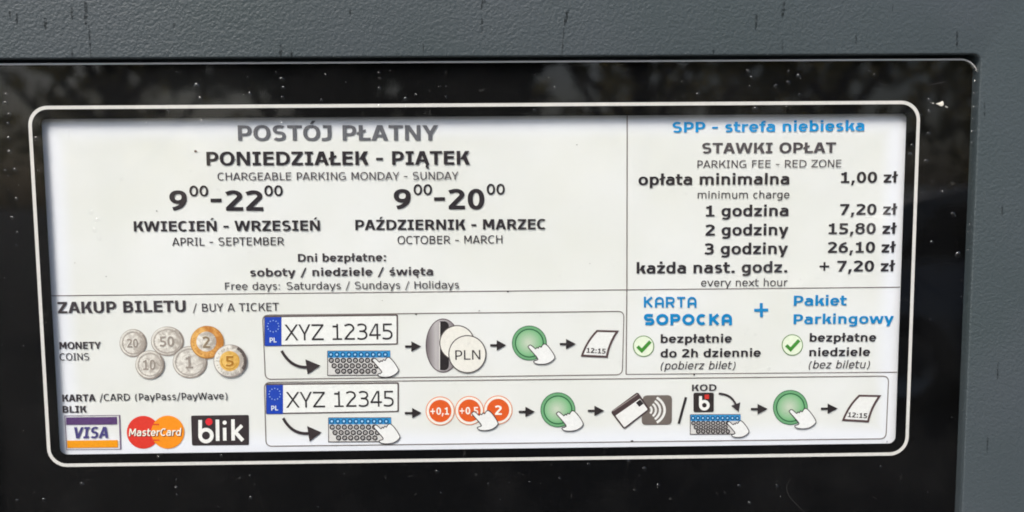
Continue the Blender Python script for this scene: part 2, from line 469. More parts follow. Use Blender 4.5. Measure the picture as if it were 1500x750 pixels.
def tree(x, y, h, rad, n, leaf, mat, label, seed):  # out-of-view trees, added to shape what the black glass reflects
    rng = random.Random(seed)
    t = empty('tree', label, 'tree', Matrix.Translation((x, y, 0)), 'unseen trees added for the glass to mirror')
    v = []; f = []
    def limb(a, b, r0, r1):
        d = (b - a).normalized(); u = d.orthogonal().normalized(); w = d.cross(u); i = len(v)
        for k, (p, r) in enumerate(((a, r0), ((a + b) / 2, (r0 + r1) / 2), (b, r1))):
            for j in range(8):
                q = p + (u * math.cos(j * math.pi / 4) + w * math.sin(j * math.pi / 4)) * r
                v.append(tuple(q))
        for k in range(2):
            for j in range(8): f.append((i + k * 8 + j, i + k * 8 + (j + 1) % 8, i + k * 8 + 8 + (j + 1) % 8, i + k * 8 + 8 + j))
    limb(Vector((0, 0, 0)), Vector((.1, 0, h * .55)), h * .03, h * .018)
    tips = []
    for k in range(9):
        a = k * 2.4; z0 = h * (.25 + .035 * k); b = Vector((math.cos(a) * rad * .75, math.sin(a) * rad * .75, z0 + h * .28))
        limb(Vector((.05, 0, z0)), b, h * .011, h * .004); tips.append(b)
    mesh('trunk', v, f, BARK, t, True)
    lv = []; lf = []
    cl = [Vector((rng.gauss(0, rad * .42), rng.gauss(0, rad * .42), h * rng.uniform(.30, .97))) for _ in range(26)] + tips
    for k in range(n):
        c = cl[k % len(cl)]; p = c + Vector((rng.gauss(0, 1), rng.gauss(0, 1), rng.gauss(0, 1))) * rad * .17
        if p.z < h * .12: continue
        u = Vector((rng.gauss(0, 1), rng.gauss(0, 1), rng.gauss(0, 1))).normalized(); w = u.orthogonal().normalized(); s = leaf * rng.uniform(.6, 1.4)
        i = len(lv); lv += [tuple(p - u * s), tuple(p + w * s * .5), tuple(p + u * s), tuple(p - w * s * .5)]; lf.append((i, i + 1, i + 2, i + 3))
    mesh('crown', lv, lf, mat, t)
    return t
L_DARK = leafmat('dark_needles', (.012, .022, .012), (.03, .05, .025))
L_MID = leafmat('green_leaves', (.05, .055, .03), (.11, .11, .065), .6)

tree(-1.05, -6.2, 4.3, 1.2, 9000, .11, L_DARK, 'dense dark evergreen tree added out of view to darken the glass, straight across from the parking meter', 3)
tree(1.7, -11.0, 5.6, 1.9, 900, .15, L_MID, 'loose green tree added out of view for the reflection, between the dark evergreen and the parked car', 5)
tree(4.6, -12.5, 6.6, 2.6, 1300, .15, L_MID, 'loose green tree added out of view for the reflection, behind the parked car', 8)
tree(8.2, -13.5, 6.6, 2.6, 1200, .15, L_MID, 'loose green tree added out of view for the reflection, far to the right behind the parked car', 12)
tree(-4.5, -11.0, 5.6, 1.9, 800, .15, L_MID, 'loose green tree added out of view for the reflection, across from the left side of the meter', 9)

def reflection_car(x, y, rz):  # unseen car added to lay bands of reflection on the right glass strip
    t = empty('reflection_car', 'silver grey parked car added out of view for the reflection, across from the right side of the parking meter', 'car', Matrix.Translation((x, y, 0)) @ Matrix.Rotation(rz, 4, 'Z'))
    paint, nt, b = newmat('car_paint'); b.inputs['Base Color'].default_value = (.30, .31, .33, 1); b.inputs['Metallic'].default_value = .3; b.inputs['Roughness'].default_value = .35; b.inputs['Coat Weight'].default_value = 1.0; b.inputs['Coat Roughness'].default_value = .03
    nn = nt.nodes.new('ShaderNodeTexNoise'); nn.inputs['Scale'].default_value = 400; rr = nt.nodes.new('ShaderNodeMapRange'); rr.inputs[3].default_value = .3; rr.inputs[4].default_value = .42; nt.links.new(nn.outputs['Fac'], rr.inputs[0]); nt.links.new(rr.outputs[0], b.inputs['Roughness'])
    win, nt, b = newmat('car_glass'); b.inputs['Base Color'].default_value = (.01, .01, .012, 1); b.inputs['Roughness'].default_value = .05
    tyre, nt, b = newmat('tyre_rubber'); b.inputs['Base Color'].default_value = (.02, .02, .02, 1); b.inputs['Roughness'].default_value = .8
    rim, nt, b = newmat('wheel_metal'); b.inputs['Base Color'].default_value = (.5, .5, .52, 1); b.inputs['Metallic'].default_value = .9; b.inputs['Roughness'].default_value = .3
    def sweep(prof, halves, name, mat, parent, seg=None):
        # prof: side outline (x, z); halves: list of (y, inset) sections across the car
        v = []; f = []; n = len(prof); cx = sum(p[0] for p in prof) / n; cz = sum(p[1] for p in prof) / n
        for yy, k in halves: v += [(cx + (px - cx) * k, yy, cz + (pz - cz) * k) for px, pz in prof]
        for q in range(len(halves) - 1):
            for j in range(n): f.append((q * n + j, q * n + (j + 1) % n, (q + 1) * n + (j + 1) % n, (q + 1) * n + j))
        f.append(tuple(range(n - 1, -1, -1))); f.append(tuple(range((len(halves) - 1) * n, len(halves) * n)))
        o = mesh(name, v, f, mat, parent, True); o.data.set_sharp_from_angle(angle=math.radians(40)); return o
    body = [(-2.15, .35), (-2.2, .55), (-2.12, .78), (-1.9, .93), (-1.0, .98), (1.0, .96), (1.55, .88), (2.05, .74), (2.2, .55), (2.15, .35), (1.75, .22), (-1.75, .22)]
    sweep(body, [(-.90, .94), (-.87, .98), (-.80, 1), (.80, 1), (.87, .98), (.90, .94)], 'body', paint, t)
    cab = [(-1.75, .95), (-1.35, 1.36), (-.9, 1.46), (.0, 1.48), (.45, 1.40), (1.15, .95)]
    sweep(cab, [(-.74, .93), (-.68, 1), (.68, 1), (.74, .93)], 'roof', paint, t)
    for sy in (-1, 1):
        for (p0, p1, p2, p3) in (((-1.35, 1.0), (-.42, 1.0), (-.42, 1.36), (-1.08, 1.33)), ((-.34, 1.0), (.82, 1.0), (.36, 1.33), (-.34, 1.37))):
            ys = sy * .748
            mesh('side_window', [(p0[0], ys, p0[1]), (p1[0], ys, p1[1]), (p2[0], ys, p2[1]), (p3[0], ys, p3[1])] + [(p[0], ys + sy * .006, p[1]) for p in (p0, p1, p2, p3)],
                 [(0, 1, 2, 3), (7, 6, 5, 4), (0, 4, 5, 1), (1, 5, 6, 2), (2, 6, 7, 3), (3, 7, 4, 0)], win, t)
    for wx in (-1.35, 1.35):
        for sy in (-1, 1):
            v = []; f = []; n = 28
            pr = ((.20, .0), (.30, .0), (.325, .03), (.325, .17), (.30, .20), (.20, .20))
            for (r, w) in pr: v += [(wx + r * math.cos(2 * math.pi * j / n), sy * (.93 - w), .325 + r * math.sin(2 * math.pi * j / n)) for j in range(n)]
            for q in range(len(pr) - 1):
                for j in range(n): f.append((q * n + j, q * n + (j + 1) % n, (q + 1) * n + (j + 1) % n, (q + 1) * n + j))
            w_ = mesh('wheel', v, f, tyre, t, True)
            v = [(wx + .2 * math.cos(2 * math.pi * j / n), sy * .915, .325 + .2 * math.sin(2 * math.pi * j / n)) for j in range(n)] + [(wx + .06 * math.cos(2 * math.pi * j / n), sy * .88, .325 + .06 * math.sin(2 * math.pi * j / n)) for j in range(n)]
            mesh('rim', v, [(j, (j + 1) % n, n + (j + 1) % n, n + j) for j in range(n)] + [tuple(range(n, 2 * n))], rim, w_)
reflection_car(4.0, -6.4, math.radians(4))
# ------------------------------------------------------------------ the parking meter
meter = empty('parking_meter', 'dark grey textured parking meter with a black glass front around the tariff notice', 'parking meter', PANEL)

def casing_mat():
    m, nt, b = newmat('textured_paint')
    N = nt.nodes.new; L = nt.links.new
    tc = N('ShaderNodeTexCoord')
    big = N('ShaderNodeTexNoise'); big.inputs['Scale'].default_value = 14; big.inputs['Detail'].default_value = 5
    fine = N('ShaderNodeTexNoise'); fine.inputs['Scale'].default_value = 820; fine.inputs['Detail'].default_value = 3; fine.inputs['Roughness'].default_value = .55; fine.inputs['Distortion'].default_value = .6
    vor = N('ShaderNodeTexVoronoi'); vor.feature = 'SMOOTH_F1'; vor.inputs['Scale'].default_value = 1000; vor.inputs['Smoothness'].default_value = .6
    for t in (big, fine): L(tc.outputs['Object'], t.inputs['Vector'])
    wr = N('ShaderNodeMix'); wr.data_type = 'VECTOR'; wr.inputs[0].default_value = .0012
    L(tc.outputs['Object'], wr.inputs[4]); L(fine.outputs['Color'], wr.inputs[5]); L(wr.outputs[1], vor.inputs['Vector'])
    r = N('ShaderNodeValToRGB'); r.color_ramp.elements[0].position = .35; r.color_ramp.elements[1].position = .68
    r.color_ramp.elements[0].color = (.046, .063, .067, 1); r.color_ramp.elements[1].color = (.058, .072, .081, 1)
    L(big.outputs['Fac'], r.inputs['Fac']); L(r.outputs['Color'], b.inputs['Base Color'])
    add = N('ShaderNodeMath'); add.operation = 'MULTIPLY_ADD'; add.inputs[1].default_value = -.55
    L(vor.outputs['Distance'], add.inputs[0]); L(fine.outputs['Fac'], add.inputs[2])
    bp = N('ShaderNodeBump'); bp.inputs['Strength'].default_value = .34; bp.inputs['Distance'].default_value = .0010
    wn_ = N('ShaderNodeTexNoise'); wn_.inputs['Scale'].default_value = 9; wn_.inputs['Detail'].default_value = 4; L(tc.outputs['Object'], wn_.inputs['Vector'])
    sx_ = N('ShaderNodeSeparateXYZ'); L(tc.outputs['Object'], sx_.inputs[0])
    # bump strength drops towards the right and varies in patches
    gx = N('ShaderNodeMapRange'); gx.inputs[1].default_value = -.18; gx.inputs[2].default_value = .2; gx.inputs[3].default_value = .32; gx.inputs[4].default_value = .21; L(sx_.outputs[0], gx.inputs[0])
    wm = N('ShaderNodeMapRange'); wm.inputs[1].default_value = .3; wm.inputs[2].default_value = .7; wm.inputs[3].default_value = .55; wm.inputs[4].default_value = 1.25; L(wn_.outputs['Fac'], wm.inputs[0])
    mu = N('ShaderNodeMath'); mu.operation = 'MULTIPLY'; L(gx.outputs[0], mu.inputs[0]); L(wm.outputs[0], mu.inputs[1]); L(mu.outputs[0], bp.inputs['Strength'])
    rg = N('ShaderNodeMapRange'); rg.inputs[1].default_value = .3; rg.inputs[2].default_value = .7; rg.inputs[3].default_value = .36; rg.inputs[4].default_value = .52; L(wn_.outputs['Fac'], rg.inputs[0]); L(rg.outputs[0], b.inputs['Roughness'])
    L(add.outputs[0], bp.inputs['Height']); L(bp.outputs['Normal'], b.inputs['Normal'])
    b.inputs['Roughness'].default_value = .42
    b.inputs['Specular IOR Level'].default_value = .5
    return m
M_CASE = casing_mat()

CZ = 0.0052                                    # casing face, a little proud of the glass
ZG = 0.003                                     # front of the glass
ox1 = U(1428, 300, CZ)[0]; oy1 = U(700, 82.8, CZ)[1]          # opening in the casing
gx1 = U(1427.5, 290, ZG)[0]; gy1 = U(700, 88.8, ZG)[1]        # edge of the glass
OX0, OY0 = -ox1, -0.175
GX0, GY0 = -gx1, -0.173
def loops_mesh(name, loops, mat, parent, cap_last=False, smooth=True):
    v = []; f = []; n = len(loops[0][0])
    for pts, z in loops: v += [(p[0], p[1], z) for p in pts]
    for k in range(len(loops) - 1):
        for j in range(n):
            q = (j + 1) % n
            f.append((k * n + j, k * n + q, (k + 1) * n + q, (k + 1) * n + j))
    if cap_last: f.append(tuple(range((len(loops) - 1) * n, len(loops) * n)))
    o = mesh(name, v, f, mat, parent, smooth)
    return o
# casing: outer side, rounded outer edge, face, rounded lip, inner wall of the opening, all one shell
CX, CY0, CY1 = .225, -.30, .165
def off(x0, y0, x1, y1, d, r): return rrect(x0 - d, y0 - d, x1 + d, y1 + d, max(.0005, r + d), 8)
lip = .0006
loops = [(off(-CX, CY0, CX, CY1, 0, .02), -.20)]
for k in range(7):
    a = math.radians(15 * k)
    loops.append((off(-CX, CY0, CX, CY1, -.006 * (1 - math.cos(a)), .02), CZ - .006 + .006 * math.sin(a)))
for k in range(7):
    a = math.radians(15 * k)
    loops.append((off(OX0, OY0, ox1, oy1, lip * (1 - math.sin(a)), .0026), CZ - lip + lip * math.cos(a)))
loops.append((off(OX0, OY0, ox1, oy1, 0, .0026), -.012))
casing = loops_mesh('casing', loops, M_CASE, meter, smooth=True)
# keep flats flat, roll the edges
for p in casing.data.polygons: p.use_smooth = True
try:
    casing.data.set_sharp_from_angle(angle=math.radians(35))
except Exception: pass

M_BLACK, nt, b = newmat('black_rubber'); b.inputs['Base Color'].default_value = (.006, .006, .006, 1); b.inputs['Roughness'].default_value = .8
nzt = nt.nodes.new('ShaderNodeTexNoise'); nzt.inputs['Scale'].default_value = 200
rr_ = nt.nodes.new('ShaderNodeMapRange'); rr_.inputs[3].default_value = .65; rr_.inputs[4].default_value = .95
nt.links.new(nzt.outputs['Fac'], rr_.inputs[0]); nt.links.new(rr_.outputs[0], b.inputs['Roughness'])
# back tray behind the glass, also closes the gap round it
tr = rrect(OX0 + .0002, OY0 + .0002, ox1 - .0002, oy1 - .0002, .0018)
mesh('backing_tray', [(x, y, -.0085) for x, y in tr] + [(x, y, -.0115) for x, y in tr],
     [tuple(range(len(tr)))] + [(j, len(tr) + j, len(tr) + (j + 1) % len(tr), (j + 1) % len(tr)) for j in range(len(tr))], M_BLACK, meter)
# post of the meter down to the ground
pv = [];
inv = PANEL.inverted()
for z in (0.0, PANEL_H - .27):
    for x, y in ((-.16, .02), (.16, .02), (.16, .19), (-.16, .19)):
        q = inv @ Vector((x, y, z)); pv.append(tuple(q))
mesh('post', pv, [(0, 1, 5, 4), (1, 2, 6, 5), (2, 3, 7, 6), (3, 0, 4, 7), (4, 5, 6, 7), (3, 2, 1, 0)], M_CASE, meter)

def glass_mat(name, ior, rough, dust=0.0):
    m = bpy.data.materials.new(name); m.use_nodes = True
    nt = m.node_tree; nt.nodes.clear(); N = nt.nodes.new; L = nt.links.new
    out = N('ShaderNodeOutputMaterial'); tr_ = N('ShaderNodeBsdfTransparent'); gl = N('ShaderNodeBsdfGlossy'); gl.inputs['Roughness'].default_value = rough
    fc = N('ShaderNodeLayerWeight'); fc.inputs['Blend'].default_value = .5
    pw = N('ShaderNodeMath'); pw.operation = 'POWER'; pw.inputs[1].default_value = 5; L(fc.outputs['Facing'], pw.inputs[0])
    f0 = ((ior - 1) / (ior + 1)) ** 2
    fr = N('ShaderNodeMath'); fr.operation = 'MULTIPLY_ADD'; fr.inputs[1].default_value = 1 - f0; fr.inputs[2].default_value = f0; L(pw.outputs[0], fr.inputs[0])
    mx = N('ShaderNodeMixShader'); L(fr.outputs[0], mx.inputs[0]); L(tr_.outputs[0], mx.inputs[1]); L(gl.outputs[0], mx.inputs[2])
    last = mx
    if dust:
        df = N('ShaderNodeBsdfDiffuse'); df.inputs['Color'].default_value = (.55, .55, .53, 1)
        tc = N('ShaderNodeTexCoord'); n1 = N('ShaderNodeTexNoise'); n1.inputs['Scale'].default_value = 26; n1.inputs['Detail'].default_value = 7; n1.inputs['Roughness'].default_value = .65
        n2 = N('ShaderNodeTexNoise'); n2.inputs['Scale'].default_value = 420; n2.inputs['Detail'].default_value = 3
        L(tc.outputs['Object'], n1.inputs['Vector']); L(tc.outputs['Object'], n2.inputs['Vector'])
        a = N('ShaderNodeMapRange'); a.inputs[1].default_value = .48; a.inputs[2].default_value = .78; a.inputs[3].default_value = dust * .05; a.inputs[4].default_value = dust * 1.1
        L(n1.outputs['Fac'], a.inputs[0])
        sp = N('ShaderNodeMapRange'); sp.inputs[1].default_value = .69; sp.inputs[2].default_value = .78; sp.inputs[3].default_value = 0; sp.inputs[4].default_value = dust * 5
        L(n2.outputs['Fac'], sp.inputs[0])
        ad = N('ShaderNodeMath'); ad.operation = 'ADD'; L(a.outputs[0], ad.inputs[0]); L(sp.outputs[0], ad.inputs[1])
        m2 = N('ShaderNodeMixShader'); L(ad.outputs[0], m2.inputs[0]); L(mx.outputs[0], m2.inputs[1]); L(df.outputs[0], m2.inputs[2]); last = m2
    L(last.outputs[0], out.inputs['Surface'])
    return m
M_GLASS = glass_mat('front_glass', 1.5, .012, .010)
M_EDGE, nt, b = newmat('ground_glass_edge'); b.inputs['Base Color'].default_value = (.62, .63, .62, 1); b.inputs['Roughness'].default_value = .35
M_MASK, nt, b = newmat('black_enamel'); b.inputs['Base Color'].default_value = (.0028, .0028, .003, 1); b.inputs['Roughness'].default_value = .5; b.inputs['Specular IOR Level'].default_value = .1
nm = nt.nodes.new('ShaderNodeTexNoise'); nm.inputs['Scale'].default_value = 40
rm = nt.nodes.new('ShaderNodeValToRGB'); rm.color_ramp.elements[0].color = (.0008, .0008, .0011, 1); rm.color_ramp.elements[1].color = (.0018, .0016, .0015, 1)
nt.links.new(nm.outputs['Fac'], rm.inputs['Fac']); nt.links.new(rm.outputs['Color'], b.inputs['Base Color'])

GR = .0066
bev = .0007
loops = [(off(GX0, GY0, gx1, gy1, 0, GR), 0.0), (off(GX0, GY0, gx1, gy1, 0, GR), ZG - bev), (off(GX0, GY0, gx1, gy1, -bev, GR), ZG)]
front = off(GX0, GY0, gx1, gy1, -bev, GR)
gv = [(x, y, ZG) for x, y in front]
back = off(GX0, GY0, gx1, gy1, 0, GR)
glass = mesh('glass_panel', gv + [(x, y, .0002) for x, y in off(GX0, GY0, gx1, gy1, -.0004, GR)], [tuple(range(len(gv))), tuple(range(2 * len(gv) - 1, len(gv) - 1, -1))], M_GLASS, meter)
M_BACK = bpy.data.materials.new('clear_glass_back'); M_BACK.use_nodes = True
nt = M_BACK.node_tree; nt.nodes.clear(); o_ = nt.nodes.new('ShaderNodeOutputMaterial'); t_ = nt.nodes.new('ShaderNodeBsdfTransparent'); t_.inputs[0].default_value = (.95, .97, .965, 1); nt.links.new(t_.outputs[0], o_.inputs[0])
glass.data.materials.append(M_BACK); glass.data.polygons[1].material_index = 1
edge = loops_mesh('bevelled_edge', loops, M_EDGE, glass, smooth=False)

# black print on the back of the glass, with the clear window and the white outline
WX, WY = .150, .0592
rw = (.0026, .0026, .0018, .0018)
win = rrect(-WX, -WY, WX, WY, rw)
def between(name, outer, inner, z, mat, parent):
    n = len(outer); v = [(x, y, z) for x, y in outer] + [(x, y, z) for x, y in inner]
    return mesh(name, v, [(j, (j + 1) % n, n + (j + 1) % n, n + j) for j in range(n)], mat, parent)
between('printed_mask', off(GX0, GY0, gx1, gy1, -.0003, GR), win, -.0001, M_MASK, glass)
M_WHITE = ink((220, 216, 211), .5)
lw = .0006
between('border_line', rrect(-.1539 - lw, -.0631 - lw, .1542 + lw, .0631 + lw, .0062 + lw), rrect(-.1539 + lw, -.0631 + lw, .1542 - lw, .0631 - lw, .0062 - lw), .00005, M_WHITE, glass)

# dried rain streaks and scuffs on the paint of the casing
M_STREAK = bpy.data.materials.new('wet_streak'); M_STREAK.use_nodes = True
nt = M_STREAK.node_tree; nt.nodes.clear(); N = nt.nodes.new; L = nt.links.new
o_ = N('ShaderNodeOutputMaterial'); d_ = N('ShaderNodeBsdfDiffuse'); d_.inputs[0].default_value = (.012, .014, .015, 1); t_ = N('ShaderNodeBsdfTransparent'); x_ = N('ShaderNodeMixShader')
tc_ = N('ShaderNodeTexCoord'); n_ = N('ShaderNodeTexNoise'); n_.inputs['Scale'].default_value = 900; r_ = N('ShaderNodeMapRange'); r_.inputs[1].default_value = .4; r_.inputs[2].default_value = .62; r_.inputs[3].default_value = .08; r_.inputs[4].default_value = .5
L(tc_.outputs['Object'], n_.inputs['Vector']); L(n_.outputs['Fac'], r_.inputs[0]); L(r_.outputs[0], x_.inputs[0]); L(t_.outputs[0], x_.inputs[1]); L(d_.outputs[0], x_.inputs[2]); L(x_.outputs[0], o_.inputs[0])
STREAKS = [(25, 19, 25, 39, 2.5), (66, 26, 67, 44, 3.2), (105, 11, 106, 30, 2.6), (126, 3, 126, 39, 4.2), (130, 36, 133, 85, 1.6), (106, 72, 106, 86, 2), (412, 66, 411, 85, 4), (427, 72, 427, 85, 2.4),
           (14, 16, 15, 28, 1.6), (710, -4, 705, 14, 4), (706, 26, 706, 50, 2), (832, 14, 827, 38, 4), (826, 40, 823, 84, 1.6), (513, 14, 513, 24, 2), (1148, 2, 1146, 27, 4), (1108, 21, 1107, 45, 3.4),
           (1146, 58, 1146, 82, 1.8), (1402, 46, 1402, 72, 2.6), (1254, 48, 1254, 66, 1.6), (1308, 6, 1307, 16, 1.4), (1045, 70, 1045, 82, 2), (620, 60, 620, 78, 1.2), (255, 34, 255, 42, 2.4),
           (1468, 300, 1468, 318, 2), (1462, 528, 1461, 556, 2), (1447, 640, 1446, 664, 1.8), (1442, 150, 1442, 172, 1.8)]
rs = random.Random(4)
for (x0, y0, x1, y1, w) in STREAKS:
    a, b2 = U(x0, y0, CZ), U(x1, y1, CZ); W = w * .00014
    n = 9; v = []
    for k in range(n):
        t = k / (n - 1); px, py = a[0] + (b2[0] - a[0]) * t, a[1] + (b2[1] - a[1]) * t
        ww = W * (math.sin(math.pi * min(1, t * .86 + .14)) ** .5) * rs.uniform(.6, 1.2) + .00004; j = rs.uniform(-1, 1) * W * .25
        v += [(px - ww + j, py, CZ + .00008), (px + ww + j, py, CZ + .00008)]
    mesh('water_streak', v, [(2 * k, 2 * k + 1, 2 * k + 3, 2 * k + 2) for k in range(n - 1)], M_STREAK, casing)

# a fine curved scratch low on the glass
M_SCR = ink((58, 56, 55), .5)
def scratch(pts, w):
    sh = SH(0); P = [U(x, y, ZG) for x, y in pts]; v = []
    for k, (x, y) in enumerate(P):
        q0, q1 = P[max(0, k - 1)], P[min(len(P) - 1, k + 1)]; d = Vector((q1[0] - q0[0], q1[1] - q0[1])).normalized(); o = Vector((-d.y, d.x)) * w * (.3 + .7 * math.sin(math.pi * (k + .4) / len(P)))
        v += [(x + o.x, y + o.y, ZG + .00005), (x - o.x, y - o.y, ZG + .00005)]
    mesh('scratch', v, [(2 * k, 2 * k + 1, 2 * k + 3, 2 * k + 2) for k in range(len(P) - 1)], M_SCR, glass)
scratch(bez((1160, 700), (1142, 716), (1166, 738)) + bez((1167, 739), (1172, 744), (1180, 752), 5), .00007)
scratch(bez((1362, 125), (1372, 122), (1384, 120), 6), .00010)
scratch(bez((1285, 120), (1293, 124), (1301, 125), 6), .00005)
scratch([(1278, 727), (1284, 731)], .00006)

# ------------------------------------------------------------------ the notice
notice = empty('tariff_notice', 'white printed parking tariff sheet with payment steps behind the black framed glass', 'notice', PANEL)
m, nt, b = newmat('printed_sheet')
N = nt.nodes.new; L = nt.links.new
tc = N('ShaderNodeTexCoord'); n1 = N('ShaderNodeTexNoise'); n1.inputs['Scale'].default_value = 22; n1.inputs['Detail'].default_value = 6
r1 = N('ShaderNodeValToRGB'); r1.color_ramp.elements[0].position = .3; r1.color_ramp.elements[1].position = .7
r1.color_ramp.elements[0].color = (.75, .75, .695, 1); r1.color_ramp.elements[1].color = (.81, .81, .795, 1)
L(tc.outputs['Object'], n1.inputs['Vector']); L(n1.outputs['Fac'], r1.inputs['Fac'])
# the cream turns paler and cooler towards the edges of the sheet
sp_ = N('ShaderNodeSeparateXYZ'); L(tc.outputs['Object'], sp_.inputs[0])
def edge_of(sock, lo, hi):
    ab = N('ShaderNodeMath'); ab.operation = 'ABSOLUTE'; L(sock, ab.inputs[0])
    mr = N('ShaderNodeMapRange'); mr.interpolation_type = 'SMOOTHSTEP'; mr.inputs[1].default_value = lo; mr.inputs[2].default_value = hi; L(ab.outputs[0], mr.inputs[0]); return mr.outputs[0]
mxm = N('ShaderNodeMath'); mxm.operation = 'MAXIMUM'; L(edge_of(sp_.outputs[0], .141, .1485), mxm.inputs[0]); L(edge_of(sp_.outputs[1], .050, .058), mxm.inputs[1])
mc = N('ShaderNodeMix'); mc.data_type = 'RGBA'; mc.inputs[7].default_value = (.84, .85, .90, 1); L(mxm.outputs[0], mc.inputs[0]); L(r1.outputs['Color'], mc.inputs[6]); L(mc.outputs[2], b.inputs['Base Color'])
b.inputs['Roughness'].default_value = .5; b.inputs['Specular IOR Level'].default_value = .25
bp = N('ShaderNodeBump'); bp.inputs['Strength'].default_value = .25; bp.inputs['Distance'].default_value = .002; L(n1.outputs['Fac'], bp.inputs['Height']); L(bp.outputs['Normal'], b.inputs['Normal'])
M_SHEET = m
pp = rrect(-.1545, -.0635, .1545, .0635, .002)
n = len(pp)
paper = mesh('paper', [(x, y, Z0) for x, y in pp] + [(x, y, Z0 - .0006) for x, y in pp], [tuple(range(n)), tuple(range(2 * n - 1, n - 1, -1))] + [(n + j, n + (j + 1) % n, (j + 1) % n, j) for j in range(n)], M_SHEET, notice)
K1, K2, K3 = (48, 43, 47), (62, 56, 60), (80, 74, 78)       # blacks of the print
GREY = (104, 104, 109); BL1, BL2 = (2, 146, 212), (0, 132, 194)
T = lambda *a, **k: text(*a, notice, **k)
T('POSTÓJ PŁATNY', 349, 642, 206, 205.6, 22.4, True, GREY)
T('PONIEDZIAŁEK - PIĄTEK', 303, 688.5, 242.4, 240.9, 20, True, K1)
T('CHARGEABLE PARKING MONDAY - SUNDAY', 319, 671.5, 264.2, 262.8, 11.3, False, K3)
def hours(x9, dash, big, sup1, sup2, yb, y2, bigtxt):
    sh = SH(LZ(6))
    text('9', x9[0], x9[1], yb, yb, 29.5, True, K1, None, sh=sh)
    text('00', sup1[0], sup1[1], yb - 21.3, yb - 21.5, 15.4, True, K1, None, sh=sh, wt=(.15, .125))
    text('-', dash[0], dash[1], yb - 2.5, yb - 2.7, 29.5, True, K1, None, sh=sh)
    text(bigtxt, big[0], big[1], y2, y2, 29.5, True, K1, None, sh=sh)
    text('00', sup2[0], sup2[1], y2 - 21.5, y2 - 21.7, 15.4, True, K1, None, sh=sh, wt=(.15, .125))
    sh.build('hours_figures', ink(K1), notice)
hours((249, 274.5), (309.3, 325.3), (330.8, 386), (278, 305.5), (387.7, 414.5), 308.8, 308.6, '22')
hours((577, 602), (636, 652), (656.8, 709.5), (606, 633), (713, 739.5), 306.8, 306.4, '20')
T('KWIECIEŃ - WRZESIEŃ', 196.5, 469, 339, 337.6, 15, True, K1)
T('PAŹDZIERNIK - MARZEC', 520.7, 799, 337, 335.6, 15, True, K1)
T('APRIL - SEPTEMBER', 252.5, 417, 360, 359, 11.8, False, K2)
T('OCTOBER - MARCH', 582.5, 736, 357.5, 356.3, 11.8, False, K2)
T('Dni bezpłatne:', 436.7, 565.5, 383.3, 382.3, 11.4, True, K2)
T('soboty / niedziele / święta', 366.7, 634.5, 404.8, 403, 11.6, True, K2)
T('Free days: Saturdays / Sundays / Holidays', 330, 672.3, 424.6, 422.2, 10.8, False, K2)
T('ZAKUP BILETU', 85.5, 272.5, 458.8, 456.3, 16.6, True, K2)
T('/ BUY A TICKET', 282.5, 409, 456.6, 455, 11.8, False, K2)
T('SPP - strefa niebieska', 985, 1265.5, 194.2, 191.6, 15.3, True, BL1)
T('STAWKI OPŁAT', 1028.3, 1224, 224.6, 223.6, 15.2, True, K3)
T('PARKING FEE - RED ZONE', 1021.3, 1231.7, 246, 244.8, 11, False, K3)
for a, x0, x1, y0, y1, p, q0, q1, z0, z1 in (
        ('opłata minimalna', 935, 1155.7, 271, 269.8, '1,00 zł', 1231.5, 1314.5, 267.8, 267.3),
        ('1 godzina', 1033.8, 1154.5, 317, 316.2, '7,20 zł', 1230, 1313.5, 314.6, 314.2),
        ('2 godziny', 1033, 1154.5, 345, 344.2, '15,80 zł', 1213.3, 1312.7, 342.8, 342.3),
        ('3 godziny', 1031.7, 1153.8, 372.5, 371.6, '26,10 zł', 1212, 1311.3, 370.2, 369.6),
        ('każda nast. godz.', 932.3, 1152.7, 400.6, 398.8, '+ 7,20 zł', 1200, 1310.3, 397.8, 397.2)):
    T(a, x0, x1, y0, y1, 16, True, K1); T(p, q0, q1, z0, z1, 15.8, True, K1)
T('minimum charge', 1021.7, 1156, 290.8, 290.4, 11, False, K2)
T('every next hour', 1026.7, 1153.3, 419.4, 418.9, 11, False, K2)
T('Pakiet', 1162.3, 1239.5, 447.8, 447.2, 14.8, True, BL2)
T('Parkingowy', 1162, 1308.5, 474.6, 473.4, 14.4, True, BL2)
T('bezpłatnie', 967.5, 1071.7, 502, 501.4, 12, True, K1)
T('do 2h dziennie', 967.3, 1114, 523.4, 522.2, 12, True, K1)
T('(pobierz bilet)', 967.5, 1077, 541, 540.3, 11.4, False, K2, shear=.2)
T('bezpłatne', 1185.5, 1283, 500.3, 499.8, 12, True, K1)
T('niedziele', 1185, 1274, 521.7, 521, 12, True, K1)
T('(bez biletu)', 1184.3, 1273.7, 539.6, 539, 11.4, False, K2, shear=.2)
T('MONETY', 87.7, 148.5, 511.2, 510.8, 10.4, True, K2)
T('COINS', 88, 131, 527.8, 527.3, 10.4, False, K2)
T('KARTA', 92, 140.5, 588, 587.4, 10.2, True, K2)
T('/CARD (PayPass/PayWave)', 146, 333.5, 587.2, 584.4, 10.2, False, K1, wt=(.115, .095))
T('BLIK', 92.5, 127.5, 604.4, 604, 10, True, K2)

